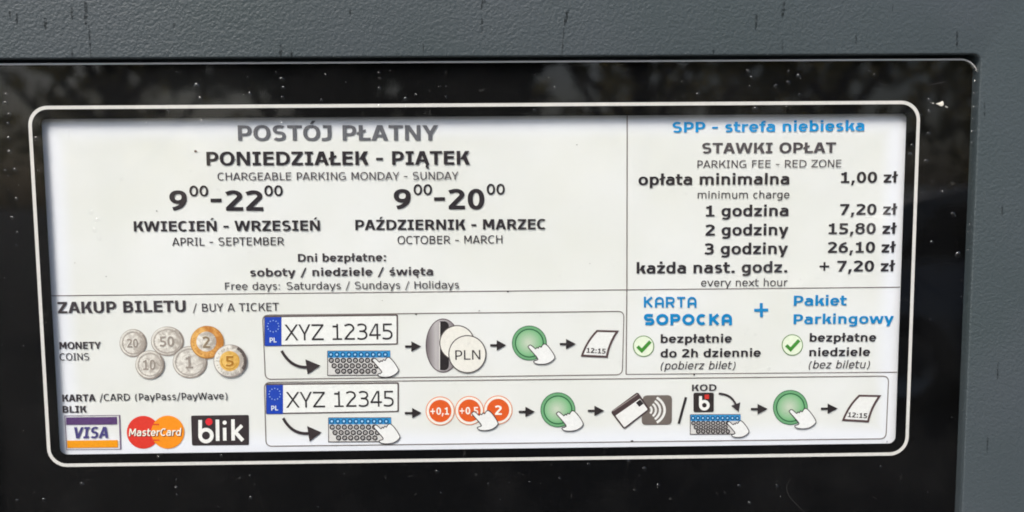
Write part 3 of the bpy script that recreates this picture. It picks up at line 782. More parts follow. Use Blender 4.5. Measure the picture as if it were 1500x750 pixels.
# round-topped blue lettering of the resident card
def rounded(s, x0, x1, yb, cap, wpx, col, name):
    """even stroke capitals with round-topped A"""
    sh = SH(LZ(6)); wd = {'K': .92, 'A': .9, 'R': .9, 'T': .9, 'S': .9, 'O': 1.12, 'P': .86, 'C': .95}; gp = wpx + 2.7
    k = (x1 - x0 - wpx - gp * (len(s) - 1)) / sum(wd[c] for c in s); x = x0 + wpx / 2; h = cap - wpx; y1 = yb - wpx / 2; y0 = y1 - h; m = (y0 + y1) / 2
    for c in s:
        w = wd[c] * k; a = x; b = x + w; r = min(w * .5, h * .42)
        L_ = lambda p: sh.line(p, wpx)
        if c == 'K': L_([(a, y0 - wpx / 2), (a, y1 + wpx / 2)]); L_([(a + wpx * .3, m + h * .05), (b, y0 - wpx * .3)]); L_([(a + w * .3, m - h * .08), (b, y1 + wpx * .3)])
        elif c == 'A': L_([(a, y1 + wpx / 2)] + [(a + r - r * math.cos(t * math.pi / 16), y0 + r - r * math.sin(t * math.pi / 16)) for t in range(9)] + [(b - r + r * math.sin(t * math.pi / 16), y0 + r - r * math.cos(t * math.pi / 16)) for t in range(9)] + [(b, y1 + wpx / 2)]); L_([(a, m + h * .16), (b, m + h * .16)])
        elif c in 'RP':
            L_([(a, y0 - wpx / 2), (a, y1 + wpx / 2)]); q = h * .29
            L_([(a, y0), (b - q, y0)] + [(b - q + q * math.sin(t * math.pi / 10), y0 + q - q * math.cos(t * math.pi / 10)) for t in range(11)] + [(a, y0 + 2 * q)])
            if c == 'R': L_([(a + w * .5, y0 + 2 * q), (b, y1 + wpx * .3)])
        elif c == 'T': L_([(a - wpx * .3, y0), (b + wpx * .3, y0)]); L_([((a + b) / 2, y0), ((a + b) / 2, y1 + wpx / 2)])
        elif c == 'S':
            q = h / 4; cx0, cx1 = a + q, b - q
            L_([(b, y0 + .4), (cx1, y0), (cx0, y0)] + [(cx0 - q * math.sin(t * math.pi / 10), y0 + q - q * math.cos(t * math.pi / 10)) for t in range(1, 11)] + [(cx1, m)] + [(cx1 + q * math.sin(t * math.pi / 10), m + q - q * math.cos(t * math.pi / 10)) for t in range(1, 11)] + [(a, y1 - .2)])
        elif c == 'O': sh.line(circ((a + b) / 2, m, w / 2, h / 2, 32), wpx, True)
        elif c == 'C': L_([(a + w * .5 + w * .5 * math.cos(math.radians(-48 - t * 264 / 20)), m + h * .5 * math.sin(math.radians(-48 - t * 264 / 20))) for t in range(21)])
        x = b + gp
    return sh.build(name, ink(col), notice)
rounded('KARTA', 943, 1020, 450.4, 15.8, 3.1, BL2, 'text_line')
rounded('SOPOCKA', 943, 1072, 476.2, 16.6, 4.4, BL2, 'text_line')
sh = SH(LZ(6)); sh.line([(1104.5, 454.3), (1125, 453.9)], 4.4); sh.line([(1114.8, 443.8), (1115.2, 464.4)], 4.4); sh.build('plus_sign', ink(BL2), notice)

# rules
sh = SH(LZ(3)); sh.line([(75, 433.2), (500, 428.8), (918, 424.4), (1318, 420.6)], 1.2); sh.line([(918.6, 169), (918.2, 420), (917, 548)], 1.5); sh.line([(916.4, 548.2), (1314, 545)], 1.1)
sh.build('ruled_line', ink((112, 100, 98)), notice)
FR = (128, 120, 116)
def frame(p, r): sh = SH(LZ(3)); sh.line(rquad(p, r), 1.5, True); sh.build('step_frame', ink(FR), notice)
frame([(384.6, 461.5), (914, 456), (911.5, 548.8), (388.8, 555.6)], 9)
frame([(387.2, 560), (1301.6, 550.8), (1297.6, 642.6), (389.8, 653.6)], 9)

for x, y, r, c in ((744, 427, 1.8, K1), (609.6, 460.4, 1.6, K2), (1016.6, 548.6, 1.8, K1), (925.4, 645.6, 1.7, K1), (287, 221.6, 2.2, (120, 100, 92)), (845, 212, 1.1, K3), (230, 309, 1.0, K3), (156, 405, .9, K3), (1299, 646.6, 1.0, (150, 146, 170)), (702, 455, .9, K3), (345, 234, .9, K3), (864, 386, .8, K3), (1150, 600, .8, K3), (560, 440, .8, (140, 132, 126)), (110, 385, .9, (140, 132, 126))):
    s = SH(LZ(7)); g = random.Random(int(x)); s.poly([(x + r * g.uniform(.6, 1.25) * math.cos(a * .7854), y + r * .8 * g.uniform(.6, 1.2) * math.sin(a * .7854)) for a in range(8)]); s.build('dirt_speck', ink(c), notice)
# ---- pictograms
def arrow(x0, xh, x1, y, hh=7.6, w=3.4):
    sh = SH(LZ(8)); sh.line([(x0, y + .1), (xh + .5, y)], w); sh.poly([(xh, y - hh), (x1, y - .2), (xh, y + hh)]); sh.build('arrow', ink((44, 38, 40)), notice)
for a in ((593.5, 602.6, 617, 507.3), (718, 727.6, 741.5, 505.6), (820, 829, 843.5, 503.8), (593, 603.8, 617.5, 604.8), (760, 769.5, 783.5, 603), (861, 870.5, 885, 601.5), (1099.5, 1109.3, 1124.2, 598.9), (1202, 1211.8, 1226.7, 598.3)):
    arrow(*a)

def plate(x0, x1, yt0, yt1, yb0, yb1, bx):
    s0 = SH(LZ(4)); s0.poly(rquad([(x0, yt0), (x1, yt1), (x1, yb1), (x0, yb0)], 2.5)); p = s0.build('number_plate_picture', ink((96, 86, 84)), notice)
    s = SH(LZ(5)); s.poly(rquad([(x0 + 1.6, yt0 + 2.4), (x1 - 2.2, yt1 + 2.4), (x1 - 2.2, yb1 - 1.8), (x0 + 1.6, yb0 - 1.8)], 1.5)); s.build('plate_face', ink((238, 238, 234)), p)
    s = SH(LZ(6)); s.poly([(x0 + 1, yt0 + 2.2), (bx, yt0 + 2.0), (bx, yb0 - .6), (x0 + 1, yb0 - .4)]); s.build('blue_band', ink((26, 66, 176)), p)
    cx, cy = (x0 + bx) / 2 + .5, yt0 + 15.3; s = SH(LZ(7))
    for k in range(12):
        a = math.radians(30 * k); s.poly([(cx + 8.3 * math.sin(a) + (1.25 if j % 2 == 0 else .5) * math.sin(j * math.pi / 5), cy - 8.3 * math.cos(a) - (1.25 if j % 2 == 0 else .5) * math.cos(j * math.pi / 5)) for j in range(10)])
    s.build('star_ring', ink((168, 196, 232)), p)
    text('PL', cx - 5, cx + 5, yb0 - 5.6, yb0 - 5.7, 7, True, (222, 228, 238), p, name='country_code', layer=7)
    return p
p = plate(387.2, 583, 462.4, 460.2, 507, 504.6, 412.6)
text('XYZ', 417.5, 474.5, 498.6, 498, 23.4, False, (50, 46, 48), p, name='plate_number', layer=7, wt=(.088, .082))
text('12345', 487.5, 575.3, 497.8, 496.8, 23.4, False, (50, 46, 48), p, name='plate_number', layer=7, wt=(.088, .082))
p = plate(389.6, 584.4, 561.6, 559.8, 606.6, 603.4, 414.8)
text('XYZ', 419.5, 476.5, 597, 596.4, 23, False, (50, 46, 48), p, name='plate_number', layer=7, wt=(.088, .082))
text('12345', 490, 577, 596, 595, 23, False, (50, 46, 48), p, name='plate_number', layer=7, wt=(.088, .082))

def swoop(p0, p1, p2, head, w):
    s = SH(LZ(8)); s.line(bez(p0, p1, p2, 18), w); s.poly(head); s.build('curved_arrow', ink((56, 48, 50)), notice)
swoop((412.8, 513.6), (426, 538.5), (450, 537.6), [(447.5, 526), (469.6, 535.2), (450.8, 548)], 4.2)
swoop((415, 612.2), (428, 636.5), (452, 634.4), [(450, 623.6), (471.2, 633), (453.6, 646.4)], 4.2)
swoop((1052.5, 576.4), (1072, 576.6), (1078, 594), [(1070.8, 594.2), (1084, 589), (1081.8, 603)], 3.0)

def keyboard(x0, y0, x1, y1, brow, rows, r, dx, nblue):
    s = SH(LZ(4)); s.poly([(x0, y0 + .4), (x1, y0), (x1, y1 - .4), (x0, y1)]); p = s.build('keyboard_picture', ink((218, 215, 212)), notice)
    s = SH(LZ(5)); s.line([(x0, y0), (x0, y1), (x1, y1 - .4)], 1.2); s.line([(x0, y0 + .2), (x1, y0)], 1.2); s.build('keyboard_edge', ink((92, 84, 84)), p)
    s = SH(LZ(6)); s.poly([(x0 + .4, y0 + .6), (x1, y0 + .4), (x1, y0 + brow), (x0 + .4, y0 + brow + .2)]); p2 = s.build('blue_key_row', ink((54, 146, 206)), p)
    s = SH(LZ(7)); 
    for k in range(nblue): s.ring(x0 + dx * (k + .55), y0 + brow * .55, r, 1.2, n=16)
    s.build('key_ring', ink((18, 66, 112)), p)
    s = SH(LZ(8))
    for k in range(nblue): s.disc(x0 + dx * (k + .55), y0 + brow * .55, r * .45, n=12)
    s.build('key_letter', ink((190, 222, 240)), p)
    s = SH(LZ(7)); s2 = SH(LZ(7))
    for (sx, yy, nn) in rows:
        for k in range(nn): s.ring(sx + dx * k, yy, r, 1.7, n=16)
    s.build('key_ring', ink((52, 44, 46)), p)
    s2 = SH(LZ(8))
    for (sx, yy, nn) in rows:
        for k in range(nn): s2.disc(sx + dx * k, yy, r * .42, n=10)
    s2.build('key_letter', ink((176, 170, 168)), p)
keyboard(480, 513.8, 571.6, 549.6, 9.6, ((485.4, 527.6, 8), (489.6, 535.6, 8), (494.8, 543.4, 7)), 3.0, 8.85, 10)
keyboard(481.4, 611.6, 573, 647, 9.4, ((486.8, 625.4, 8), (491, 633.3, 8), (496.2, 641, 7)), 3.0, 8.85, 10)
keyboard(1011, 607, 1084.6, 636, 9.2, ((1015.6, 619.3, 8), (1019.2, 625.6, 7), (1022.6, 631.6, 7)), 2.5, 7.2, 10)

HAND = [(0, 3.2), (.4, .9), (2.2, -.5), (4.6, .2), (7.4, 2.6), (10.6, 5.2), (12.4, 2.9), (14.4, 4.2), (16, 1.4), (18.6, 2.7), (20.6, -.5), (23.6, -2.2), (28, .6), (33.4, 7.2), (37.8, 14.4), (38.4, 18.6), (33.6, 23.6), (26.2, 26.9), (17, 27.6), (10.2, 26.4), (7.6, 23.2), (13.8, 20.4), (9, 13.4)]
def smooth(pts, n=3):
    out = []
    m = len(pts)
    for j in range(m):
        p0, p1, p2, p3 = (Vector(pts[(j + d) % m]) for d in (-1, 0, 1, 2))
        for k in range(n):
            t = k / n
            q = 0.5 * ((2 * p1) + (p2 - p0) * t + (2 * p0 - 5 * p1 + 4 * p2 - p3) * t * t + (3 * p1 - p0 - 3 * p2 + p3) * t ** 3)
            out.append((q.x, q.y))
    return out
def hand(x, y, k=1.0):
    pts = smooth([(x + a * k, y + b * k) for a, b in HAND])
    s = SH(LZ(10)); s.poly(pts); p = s.build('hand_picture', ink((238, 237, 235)), notice)
    s = SH(LZ(11)); s.line(pts, 1.25, True); s.build('outline', ink((58, 50, 54)), p)
hand(546, 525, .98); hand(548, 622.5, .98); hand(774, 505.6, 1.0); hand(691.6, 603, .98); hand(815.4, 603.4, 1.0); hand(1156, 600, 1.0); hand(1065, 617.5, .82)

m, nt, b = newmat('green_button_print')
N = nt.nodes.new; L = nt.links.new
tc = N('ShaderNodeTexCoord'); vm = N('ShaderNodeVectorMath'); vm.operation = 'DISTANCE'; vm.inputs[1].default_value = (.46, .52, 0)
sx = N('ShaderNodeSeparateXYZ'); cx_ = N('ShaderNodeCombineXYZ'); L(tc.outputs['Generated'], sx.inputs[0]); L(sx.outputs[0], cx_.inputs[0]); L(sx.outputs[1], cx_.inputs[1]); L(cx_.outputs[0], vm.inputs[0])
rp = N('ShaderNodeValToRGB'); rp.color_ramp.elements[0].color = lin((196, 208, 186)); rp.color_ramp.elements[1].color = lin((112, 180, 122)); rp.color_ramp.elements[0].position = .06; rp.color_ramp.elements[1].position = .52
L(vm.outputs['Value'], rp.inputs['Fac']); L(rp.outputs['Color'], b.inputs['Base Color']); b.inputs['Roughness'].default_value = .55
M_GREEN = m
def button(x, y):
    s = SH(LZ(4)); s.disc(x, y, 25.6, n=56); p = s.build('push_button_picture', ink((58, 112, 78)), notice)
    s = SH(LZ(5)); s.disc(x, y, 24.4, n=56); s.build('button_rim', ink((112, 168, 120)), p)
    s = SH(LZ(6)); s.disc(x, y, 21.2, n=56); s.build('button_ring', ink((46, 104, 66)), p)
    s = SH(LZ(7)); s.disc(x, y, 19.4, n=56); s.build('button_face', M_GREEN, p)
button(775.4, 502.4); button(817.2, 600.2); button(1157.6, 596.7)

# coin slot with two coins
m, nt, b = newmat('grey_slot_print')
tc = nt.nodes.new('ShaderNodeTexCoord'); sx = nt.nodes.new('ShaderNodeSeparateXYZ'); rp = nt.nodes.new('ShaderNodeValToRGB')
rp.color_ramp.elements[0].color = lin((104, 92, 96)); rp.color_ramp.elements[1].color = lin((110, 100, 104)); rp.color_ramp.elements.new(.28).color = lin((186, 180, 180))
nt.links.new(tc.outputs['Generated'], sx.inputs[0]); nt.links.new(sx.outputs[0], rp.inputs['Fac']); nt.links.new(rp.outputs['Color'], b.inputs['Base Color']); b.inputs['Roughness'].default_value = .55
s = SH(LZ(4)); s.disc(649, 506, 25.5, 39.6, 60); slot = s.build('coin_slot_picture', ink((88, 72, 78)), notice)
s = SH(LZ(5)); s.disc(649, 506, 24.2, 38.2, 60); s.build('slot_plate', m, slot)
s = SH(LZ(6)); s.poly([(644.6, 470.4)] + circ(650.6, 478, 7, 7.6, 10, -90, 0) + circ(650.6, 534.6, 7, 7.6, 10, 0, 90) + [(644.6, 541.6)]); s.build('slot_opening', ink((40, 34, 36)), slot)
s = SH(LZ(7)); s.line([(644.2, 472), (643.8, 541)], 1.3); s.build('slot_highlight', ink((224, 220, 216)), slot)
def token(x, y, r, ly):
    s = SH(LZ(ly)); s.disc(x, y, r + .6, n=56); p = s.build('coin_picture', ink((84, 76, 76)), notice)
    s = SH(LZ(ly + 1)); s.disc(x, y, r - .9, n=56); s.build('coin_face', ink((235, 231, 222)), p)
    return p
token(669.6, 502, 25.4, 8); p = token(684.6, 518.4, 27.2, 10)
text('PLN', 667, 703.8, 526.8, 526.2, 14, False, (58, 52, 54), p, name='coin_lettering', layer=12)

def ticket(tl, tr_, br, bl, kx, ky):
    def side(a, c, bx, by): return bez(a, ((a[0] + c[0]) / 2 + bx, (a[1] + c[1]) / 2 + by), c, 10)
    pts = [tl, tr_] + side(tr_, br, -4, -2)[1:] + [bl] + side(bl, tl, -4, -3)[1:-1]
    s = SH(LZ(5)); s.poly(pts); p = s.build('ticket_picture', ink((236, 235, 232)), notice)
    s = SH(LZ(6)); s.line(pts, 3.0, True); s.build('outline', ink((86, 66, 66)), p)
    text('12:15', bl[0] + kx, br[0] - 1.8, bl[1] - ky, br[1] - ky - .3, 7.2, True, (58, 50, 52), p, name='ticket_time', layer=7)
ticket((874.6, 484.6), (904, 485.4), (888.6, 522.4), (852.6, 520.6), 6.5, 4.2)
ticket((1258.4, 579.4), (1288, 580), (1271.2, 617), (1235, 614.8), 6.5, 4.2)

# top-up coins in orange
OR = (224, 92, 34)
for k, (x, y, tx) in enumerate(((644.8, 601.8, '+0,1'), (687.6, 601.2, '+0,5'), (729.5, 600.4, '2'))):
    s = SH(LZ(4)); s.disc(x, y, 21.2, n=52); p = s.build('value_button_picture', ink((228, 130, 82)), notice)
    s = SH(LZ(5)); s.disc(x, y, 20.0, n=52); s.build('white_ring', ink((242, 236, 226)), p)
    s = SH(LZ(6)); s.disc(x, y, 16.4, n=52); s.build('orange_face', ink(OR), p)
    if k < 2: text(tx, x - 14.2, x + 13, y + 5.6, y + 5.2, 10.6, True, (246, 240, 230), p, name='value_figures', layer=7)
    else: text(tx, x - 4.6, x + 5.6, y + 7, y + 7, 13.6, True, (246, 240, 230), p, name='value_figures', layer=7)

# bank card held to a contactless reader
s = SH(LZ(4)); s.poly(rquad([(941.5, 579), (984.3, 578.6), (984, 621.8), (939.5, 622.4)], 7)); rd = s.build('contactless_picture', ink((112, 102, 96)), notice)
s = SH(LZ(5))
for (r, w, a) in ((11, 3, 30), (17.5, 3.1, 35), (24, 3.3, 39), (31, 3.6, 42)):
    s.line([(944 + r * math.cos(math.radians(t)) * 0.95, 600.5 + r * .74 * math.sin(math.radians(t)) * (1.0)) for t in [-a * 1.25 + 2.5 * a * q / 12 for q in range(13)]], w)
s.build('radio_waves', ink((236, 234, 230)), rd)
cq = [(934, 573.6), (951.8, 599.6), (914.2, 629), (894.2, 603)]
s = SH(LZ(7)); s.poly(rquad(cq, 4)); cd = s.build('bank_card_picture', ink((72, 56, 56)), notice)
ci = [(937.4, 583.4), (948.6, 599.4), (914.4, 625.8), (901.4, 608.6)]
s = SH(LZ(8)); s.poly(rquad(ci, 1.5)); s.build('card_face', ink((237, 235, 232)), cd)
s = SH(LZ(8)); s.line([(897.6, 601.8), (933.4, 577.4)], 1.1); s.build('stripe_highlight', ink((170, 158, 154)), cd)
s = SH(LZ(9)); s.poly([(931.2, 589.6), (937.6, 584.6), (942.6, 590.8), (936.2, 595.6)]); s.build('card_chip', ink((40, 34, 36)), cd)
s = SH(LZ(6)); s.line([(1004.6, 581.6), (994, 620.4)], 3.6); s.build('slash_mark', ink((44, 38, 40)), notice)

# code step
T('KOD', 1013.3, 1049.4, 572.8, 572.2, 9.6, True, K2)
def rounded_b(sh, x, top, base, stem, r):
    """letter b of the payment mark: straight stem and round bowl"""
    sh.line([(x, top), (x, base - r)], stem)
    sh.line(circ(x + r - 0.02, base - r, r, r, 40), stem, True)
s = SH(LZ(4)); s.poly(rquad([(1015.6, 575.2), (1045.6, 574.8), (1045.4, 603.4), (1015.6, 603.8)], 3)); cb = s.build('code_mark_picture', ink((48, 40, 40)), notice)
s = SH(LZ(5)); rounded_b(s, 1026, 580, 599, 4.4, 5.6); s.build('white_letter', ink((240, 238, 234)), cb)
s = SH(LZ(6)); s.poly([(1032, 577.8), (1038.4, 577.6), (1038.4, 584.2), (1032, 584.4)]); s.build('red_dot', ink((206, 52, 44)), cb)

# green ticks
for x, y in ((942.6, 507), (1160.4, 505.2)):
    s = SH(LZ(4)); s.disc(x, y, 15.6, n=44); p = s.build('tick_picture', ink((112, 146, 92)), notice)
    s = SH(LZ(5)); s.disc(x, y, 14.3, n=44); s.build('tick_ground', ink((232, 240, 216)), p)
    s = SH(LZ(6)); s.line([(x - 9, y + .4), (x - 2.6, y + 6.6), (x + 10, y - 7)], 5.0); s.build('tick_stroke', ink((66, 142, 50)), p)

# photographs of coins
def coin_mat(name, c_hi, c_lo):
    m, nt, b = newmat(name); N = nt.nodes.new; L = nt.links.new
    tc = N('ShaderNodeTexCoord'); n1 = N('ShaderNodeTexNoise'); n1.inputs['Scale'].default_value = 420; n1.inputs['Detail'].default_value = 4; n1.inputs['Distortion'].default_value = 1.2
    rp = N('ShaderNodeValToRGB'); rp.color_ramp.elements[0].position = .34; rp.color_ramp.elements[1].position = .66
    rp.color_ramp.elements[0].color = lin(c_lo); rp.color_ramp.elements[1].color = lin(c_hi)
    L(tc.outputs['Object'], n1.inputs['Vector']); gt = N('ShaderNodeTexCoord'); sx = N('ShaderNodeSeparateXYZ'); L(gt.outputs['Generated'], sx.inputs[0])
    # printed shading for a metallic look: left half paler than the right
    q = N('ShaderNodeMath'); q.operation = 'MULTIPLY_ADD'; q.inputs[1].default_value = -.34; L(sx.outputs[0], q.inputs[0]); 
    q2 = N('ShaderNodeMath'); q2.operation = 'ADD'; q2.inputs[1].default_value = .17; L(n1.outputs['Fac'], q2.inputs[0]); L(q2.outputs[0], q.inputs[2])
    L(q.outputs[0], rp.inputs['Fac']); L(rp.outputs['Color'], b.inputs['Base Color']); b.inputs['Roughness'].default_value = .5
    return m
SILV = coin_mat('silver_coin_print', (236, 231, 222), (176, 166, 156)); GOLD = coin_mat('gold_coin_print', (232, 178, 98), (192, 120, 44)); GOLD2 = coin_mat('gold_core_print', (236, 192, 104), (212, 160, 66))
S_D = ink((160, 149, 141)); S_M = ink((176, 166, 157)); S_L = ink((234, 229, 220))
def coin(x, y, rx, ry, kind, num, nx, ly):
    s = SH(LZ(ly)); s.disc(x, y, rx, ry, 52); edge = {'s': S_D, 'g': ink((184, 128, 62)), 'b': ink((150, 140, 136))}[kind]
    p = s.build('coin_picture', edge, notice)
    s = SH(LZ(ly + 1)); s.disc(x - .4, y - .6, rx - 1.3, ry - 1.3, 52); s.build('coin_face', {'s': SILV, 'g': GOLD, 'b': SILV}[kind], p)
    s = SH(LZ(ly + 2))
    if kind == 's': s.ring(x - .2, y, rx - 4.6, 1.5, ry - 4.6); s.build('coin_rim', S_M, p)
    if kind == 'g': s.disc(x - 1, y - 1, 14.6, 14.6); s.build('coin_core', SILV, p)
    if kind == 'b': s.disc(x - 1, y, 14.8, 14.8); s.build('coin_core', GOLD2, p)
    # lettering round the edge, too small to read: light notches
    s = SH(LZ(ly + 3)); g = random.Random(int(x))
    for k in range(22):
        a = math.radians(k * 16.4 + g.uniform(-4, 4)); r0 = (rx - 3.8)
        if kind != 'b' and 200 < k * 16.4 < 340: continue
        s.line([(x + r0 * math.cos(a), y + (ry - 3.8) * math.sin(a)), (x + (r0 - 2.4) * math.cos(a), y + (ry - 6.2) * math.sin(a))], 1.1)
    s.build('edge_relief', {'s': S_M, 'g': ink((196, 140, 72)), 'b': S_M}[kind], p)
    if kind != 'g':   # the shaded side of the raised rim in the photographed coin
        a0, a1, w_, c_ = (-40, 62, 2.2, (150, 139, 131)) if kind == 's' else (-62, 34, 4.4, (92, 82, 78))
        s = SH(LZ(ly + 3)); s.line(circ(x, y, rx - 1.6 - w_ / 2 + 1, ry - 1.6 - w_ / 2 + 1, 20, a0, a1), w_); s.build('shaded_rim', ink(c_), p)
    if kind == 'b':
        s = SH(LZ(ly + 3)); s.line(circ(x - 1, y, 11.6, 11.6, 20, 20, 200), 1.6); s.build('core_relief', ink((206, 150, 62)), p)
    if kind == 's':   # pale highlight printed on the upper left of the rim
        s = SH(LZ(ly + 3)); s.line(circ(x, y, rx - 2.0, ry - 2.0, 24, 150, 300), 1.1); s.build('rim_glint', S_L, p)
    w, hgt = nx
    text(num, x - w / 2 - 1.3, x + w / 2 - 1.3, y + hgt / 2 - .8, y + hgt / 2 - .9, hgt, True, {'s': (240, 236, 228), 'g': (236, 226, 206), 'b': (248, 216, 140)}[kind], p, name='figure_glint', layer=ly + 3)
    col = {'s': (160, 149, 140), 'g': (146, 128, 106), 'b': (178, 120, 40)}[kind]
    text(num, x - w / 2 - .6, x + w / 2 - .6, y + hgt / 2, y + hgt / 2 - .1, hgt, True, col, p, name='coin_figure', layer=ly + 4)
coin(195.4, 502.4, 20, 20.4, 's', '20', (16, 13), 4)
coin(245.6, 499.8, 24.2, 21.6, 's', '50', (21, 15), 4)
coin(303.8, 501, 24.6, 24, 'g', '2', (11, 17), 9)
coin(220.2, 534, 21.4, 21, 's', '10', (18, 15), 9)
coin(278.6, 530.4, 25.4, 23.6, 's', '1', (11, 18), 4)
coin(338, 528.4, 24.6, 24.2, 'b', '5', (12, 15), 14)

# payment marks
# first: purple and amber bars with slanted lettering
s = SH(LZ(4)); q = [(95.2, 609), (176, 608.2), (177.6, 658), (98, 658.6)]; s.line(q, .9, True); s.line([(175.2, 608), (177, 658.2)], 2.2)
v1 = s.build('card_logo', ink((120, 104, 128)), notice)
s = SH(LZ(5)); s.poly([(97, 611.2), (171.4, 610.4), (171.8, 621.4), (97.4, 622.2)]); s.build('purple_bar', ink((90, 62, 112)), v1)
s = SH(LZ(5)); s.poly([(98.6, 645.2), (172.8, 644.4), (173.2, 655.2), (99, 656)]); s.build('amber_bar', ink((240, 154, 14)), v1)
text('VISA', 109.8, 159, 642, 641.4, 16.6, True, (76, 70, 126), v1, name='logo_lettering', layer=6, wt=(.20, .13), shear=.2)
# second: overlapping red and amber discs
s = SH(LZ(4)); s.disc(210, 633, 24, n=56); v2 = s.build('card_logo', ink((222, 56, 42)), notice)
s = SH(LZ(5)); s.disc(246, 632.8, 24.2, n=56); s.build('amber_disc', ink((246, 146, 22)), v2)
s = SH(LZ(6))
for k in range(6):
    y = 621.5 + k * 4.6
    if y > 626 and y < 640: continue
    s.line([(224, y), (233.6, y)], 2.1)
s.build('red_comb', ink((226, 78, 38)), v2)
text('MasterCard', 190.2, 267.6, 639.4, 638.6, 11, True, (120, 40, 30), v2, name='lettering_shade', layer=7, shear=.18, wt=(.15, .125))
text('MasterCard', 189.2, 266.6, 638.6, 637.8, 11, True, (246, 238, 224), v2, name='logo_lettering', layer=8, shear=.18, wt=(.15, .125))
# third: rounded white letters on dark with a red dot
s = SH(LZ(4)); s.poly(rquad([(280, 608.6), (364.6, 607.6), (364.8, 651.6), (281.4, 652.4)], 2.5)); v3 = s.build('card_logo', ink((54, 46, 48)), notice)
s = SH(LZ(5))
rounded_b(s, 293.4, 615, 646.4, 5.4, 8.6)
s.line([(318.6, 614.4), (319.2, 645.6)], 5.4)
s.line([(329.2, 626.4), (329.6, 645.2)], 5.2)
s.line([(341.4, 614), (341.8, 645)], 5.2); s.line([(354.6, 623), (343.2, 634.6)], 5.2); s.line([(344.6, 632.4), (356, 645.2)], 5.4)
s.build('logo_lettering', ink((240, 238, 234)), v3)
s = SH(LZ(6)); s.disc(306.4, 617.6, 5.2, n=28); s.build('red_dot', ink((224, 44, 54)), v3)
s = SH(LZ(6)); s.disc(329.3, 618.8, 3.0, n=20); s.build('letter_dot', ink((240, 238, 234)), v3)

# ------------------------------------------------------------------ rain on the glass
M_WATER = glass_mat('rain_water', 1.7, .03)
def drop_mesh(seed):
    g = random.Random(seed); v = []; f = []; n, k = 14, 6
    asp = g.uniform(.8, 1.25)
    for i in range(k):
        a = i / k * math.pi / 2; r = math.cos(a); z = math.sin(a) * .55
        for j in range(n):
            t = j * 2 * math.pi / n; w = 1 + .10 * math.sin(2 * t + seed) + .06 * math.sin(3 * t + 2 * seed)
            v.append((r * w * math.cos(t), r * w * math.sin(t) * asp, z))
    v.append((0, 0, .55))
    for i in range(k - 1):
        for j in range(n): f.append((i * n + j, i * n + (j + 1) % n, (i + 1) * n + (j + 1) % n, (i + 1) * n + j))
    for j in range(n): f.append(((k - 1) * n + j, (k - 1) * n + (j + 1) % n, k * n))
    me = bpy.data.meshes.new('raindrop'); me.from_pydata(v, [], f); me.update(); me.materials.append(M_WATER)
    me.polygons.foreach_set('use_smooth', [True] * len(f))
    return me
DM = [drop_mesh(k) for k in range(6)]
rd_ = random.Random(11)
def drops(pts, label, group, r0=1.7, r1=2.7):
    for (x, y, *rr) in pts:
        p = U(x, y, ZG); r = (rr[0] if rr else rd_.uniform(r0, r1)) * .00034
        o = bpy.data.objects.new('raindrop', DM[rd_.randrange(6)]); COL.objects.link(o)
        o.matrix_world = PANEL @ Matrix.Translation((p[0], p[1], ZG + .00002)) @ Matrix.Rotation(rd_.uniform(0, 6.28), 4, 'Z') @ Matrix.Diagonal((r, r, r, 1))
        o['label'] = label; o['category'] = 'raindrop'; o['group'] = group
def scatter(x0, y0, x1, y1, n): return [(rd_.uniform(x0, x1), rd_.uniform(y0, y1), rd_.uniform(.5, 1.1)) for _ in range(n)]
drops([(1428.5, 104), (1429, 120), (1427.5, 138), (1427, 157), (1426.5, 175), (1425.5, 193), (1425, 210), (1421, 330), (1420, 342), (1418, 366)], 'tiny raindrop in the column down the right edge of the black glass', 'raindrops along the right glass edge', 1.9, 2.7)
drops([(1362, 147, 2.6), (1361, 164, 2.4), (1360, 196, 2.6), (1357, 236, 2.6), (1336, 213), (1333, 226), (1396, 314, 2.8), (1403, 373, 3.2), (1380, 281, 2.0), (1365, 355), (1363, 468, 1.3), (1388, 478, 1.2), (1408, 435, 1.2)] + scatter(1345, 160, 1415, 640, 9), 'tiny raindrop on the black glass right of the white border line', 'raindrops on the right glass strip')
drops([(1096, 105, 2.4), (1101, 113, 1.6), (1155, 105, 1.8), (1170, 112, 2.5), (1155, 121, 2.2), (1136, 126, 2.4), (1172, 139, 2), (1022, 138, 1.8), (1106, 160, 3), (1152, 156, 1.4), (1098, 127, 1.3), (288, 126, 3), (293, 145, 2.2), (366, 138, 2.0), (413, 116, 2.6), (415, 129, 1.8), (414, 143, 1.9), (363, 113, 1.4), (555, 107, 1.7), (556, 115, 1.6), (556, 130, 2.6), (594, 145, 2.2), (594, 157, 1.8), (609, 139, 1.4), (653, 142, 1.4), (644, 127, 1.3), (805, 114, 1.4), (813, 129, 1.5), (477, 110, 1.8), (471, 147, 1.4), (246, 163, 1.6), (783, 162, 1.8), (1000, 120, 1.3), (1274, 104, 1.5)] + scatter(20, 98, 1330, 148, 14), 'tiny raindrop on the black glass above the white border line', 'raindrops above the notice')
drops([(9, 138, 2.0), (7, 151, 3), (13, 168, 2.4), (12, 181, 2.2), (13, 203, 2.2), (14, 223, 2.6), (22, 249, 2.2), (24, 292, 2), (18, 319, 2), (25, 341, 1.8), (24, 360, 1.4), (53, 203, 2.6), (56, 250, 1.3), (8, 250, 1.5)] + scatter(2, 180, 40, 640, 12), 'tiny raindrop on the black glass left of the white border line', 'raindrops left of the notice')
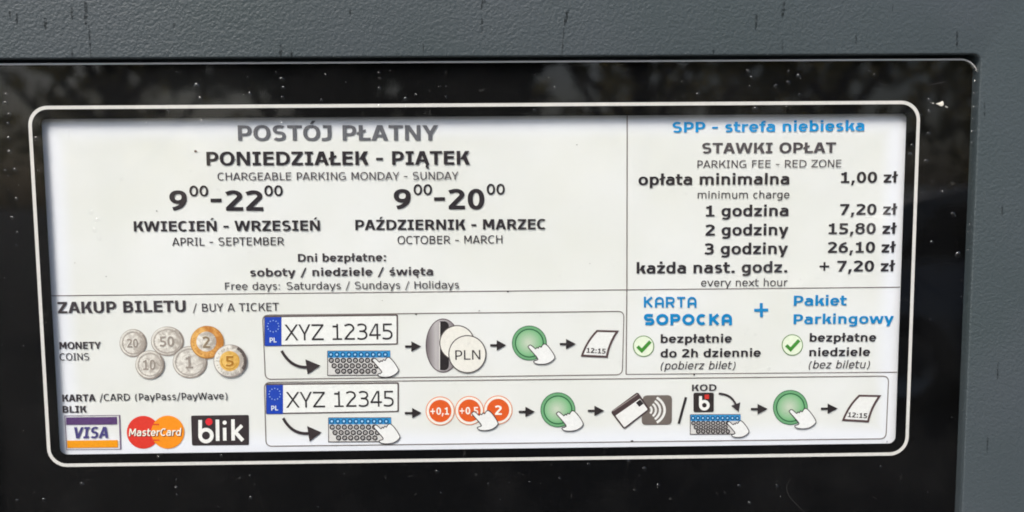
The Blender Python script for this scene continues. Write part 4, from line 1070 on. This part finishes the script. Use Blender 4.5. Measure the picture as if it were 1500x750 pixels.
drops([(25, 733, 2.2), (120, 709, 2.6), (64, 732, 2.4), (258, 703, 1.4), (258, 714, 2.2), (259, 725, 1.6), (366, 697, 1.4), (367, 730, 2.2), (640, 691, 2.6), (862, 680, 2.2), (944, 687, 2.4), (964, 711, 1.8), (1083, 712, 2.2), (1138, 713, 2.0), (646, 722, 1.6), (921, 676, 1.7), (930, 718, 1.6), (820, 701, 1.6), (1290, 684, 1.5), (1098, 737, 1.8), (776, 706, 1.3), (715, 709, 1.4)] + scatter(30, 690, 1390, 748, 16), 'tiny raindrop on the black glass below the white border line', 'raindrops below the notice')
drops([(214, 181, 3.0), (296, 178, 2.8), (413, 181, 2.6), (542, 177, 2.2), (555, 156, 3.0), (134, 311, 3), (143, 322, 3.4), (139, 337, 2.8), (146, 349, 2.6), (178, 262, 2.4), (232, 669, 1.8), (324, 668, 1.8), (1126, 540, 1.8)] + scatter(80, 190, 900, 430, 10), 'small clear raindrop on the glass over the white notice', 'raindrops over the notice', 1.6, 2.4)

# pale dropping on the glass by the top right corner
M_DROP = ink((222, 218, 206), .7)
def splat():
    g = random.Random(5); v = []; f = []
    def blob(x, y, pts):
        i = len(v); n = len(pts)
        for z, k in ((.00002, 1), (.0002, .86)):
            for (a, b_) in pts: p = U(x + a * k, y + b_ * k, ZG); v.append((p[0], p[1], ZG + z))
        p = U(x, y, ZG); v.append((p[0], p[1], ZG + .0003)); c = len(v) - 1
        for j in range(n): f.append((i + j, i + (j + 1) % n, i + n + (j + 1) % n, i + n + j)); f.append((i + n + j, i + n + (j + 1) % n, c))
    blob(1377, 152.4, [(-6.5, -.6), (-2.5, -1.6), (1.2, -2.8), (2.6, -4.4), (4.8, -3.4), (5.4, .6), (4.6, 2.2), (2.6, 3.6), (-.4, 3), (-2.6, 1.2)][::-1])
    blob(1386.6, 156.4, [(-2.8, -1.5), (0, -.6), (2, 1), (1, 1.6), (-1.6, .4)][::-1])
    blob(1366.5, 151, [(-1.6, .6), (-.4, -.6), (1.4, -.2), (1.2, .9)][::-1])
    o = mesh('bird_dropping', v, f, M_DROP); o.matrix_world = PANEL
    o['label'] = 'small white bird dropping on the black glass near the top right corner'; o['category'] = 'bird dropping'
splat()
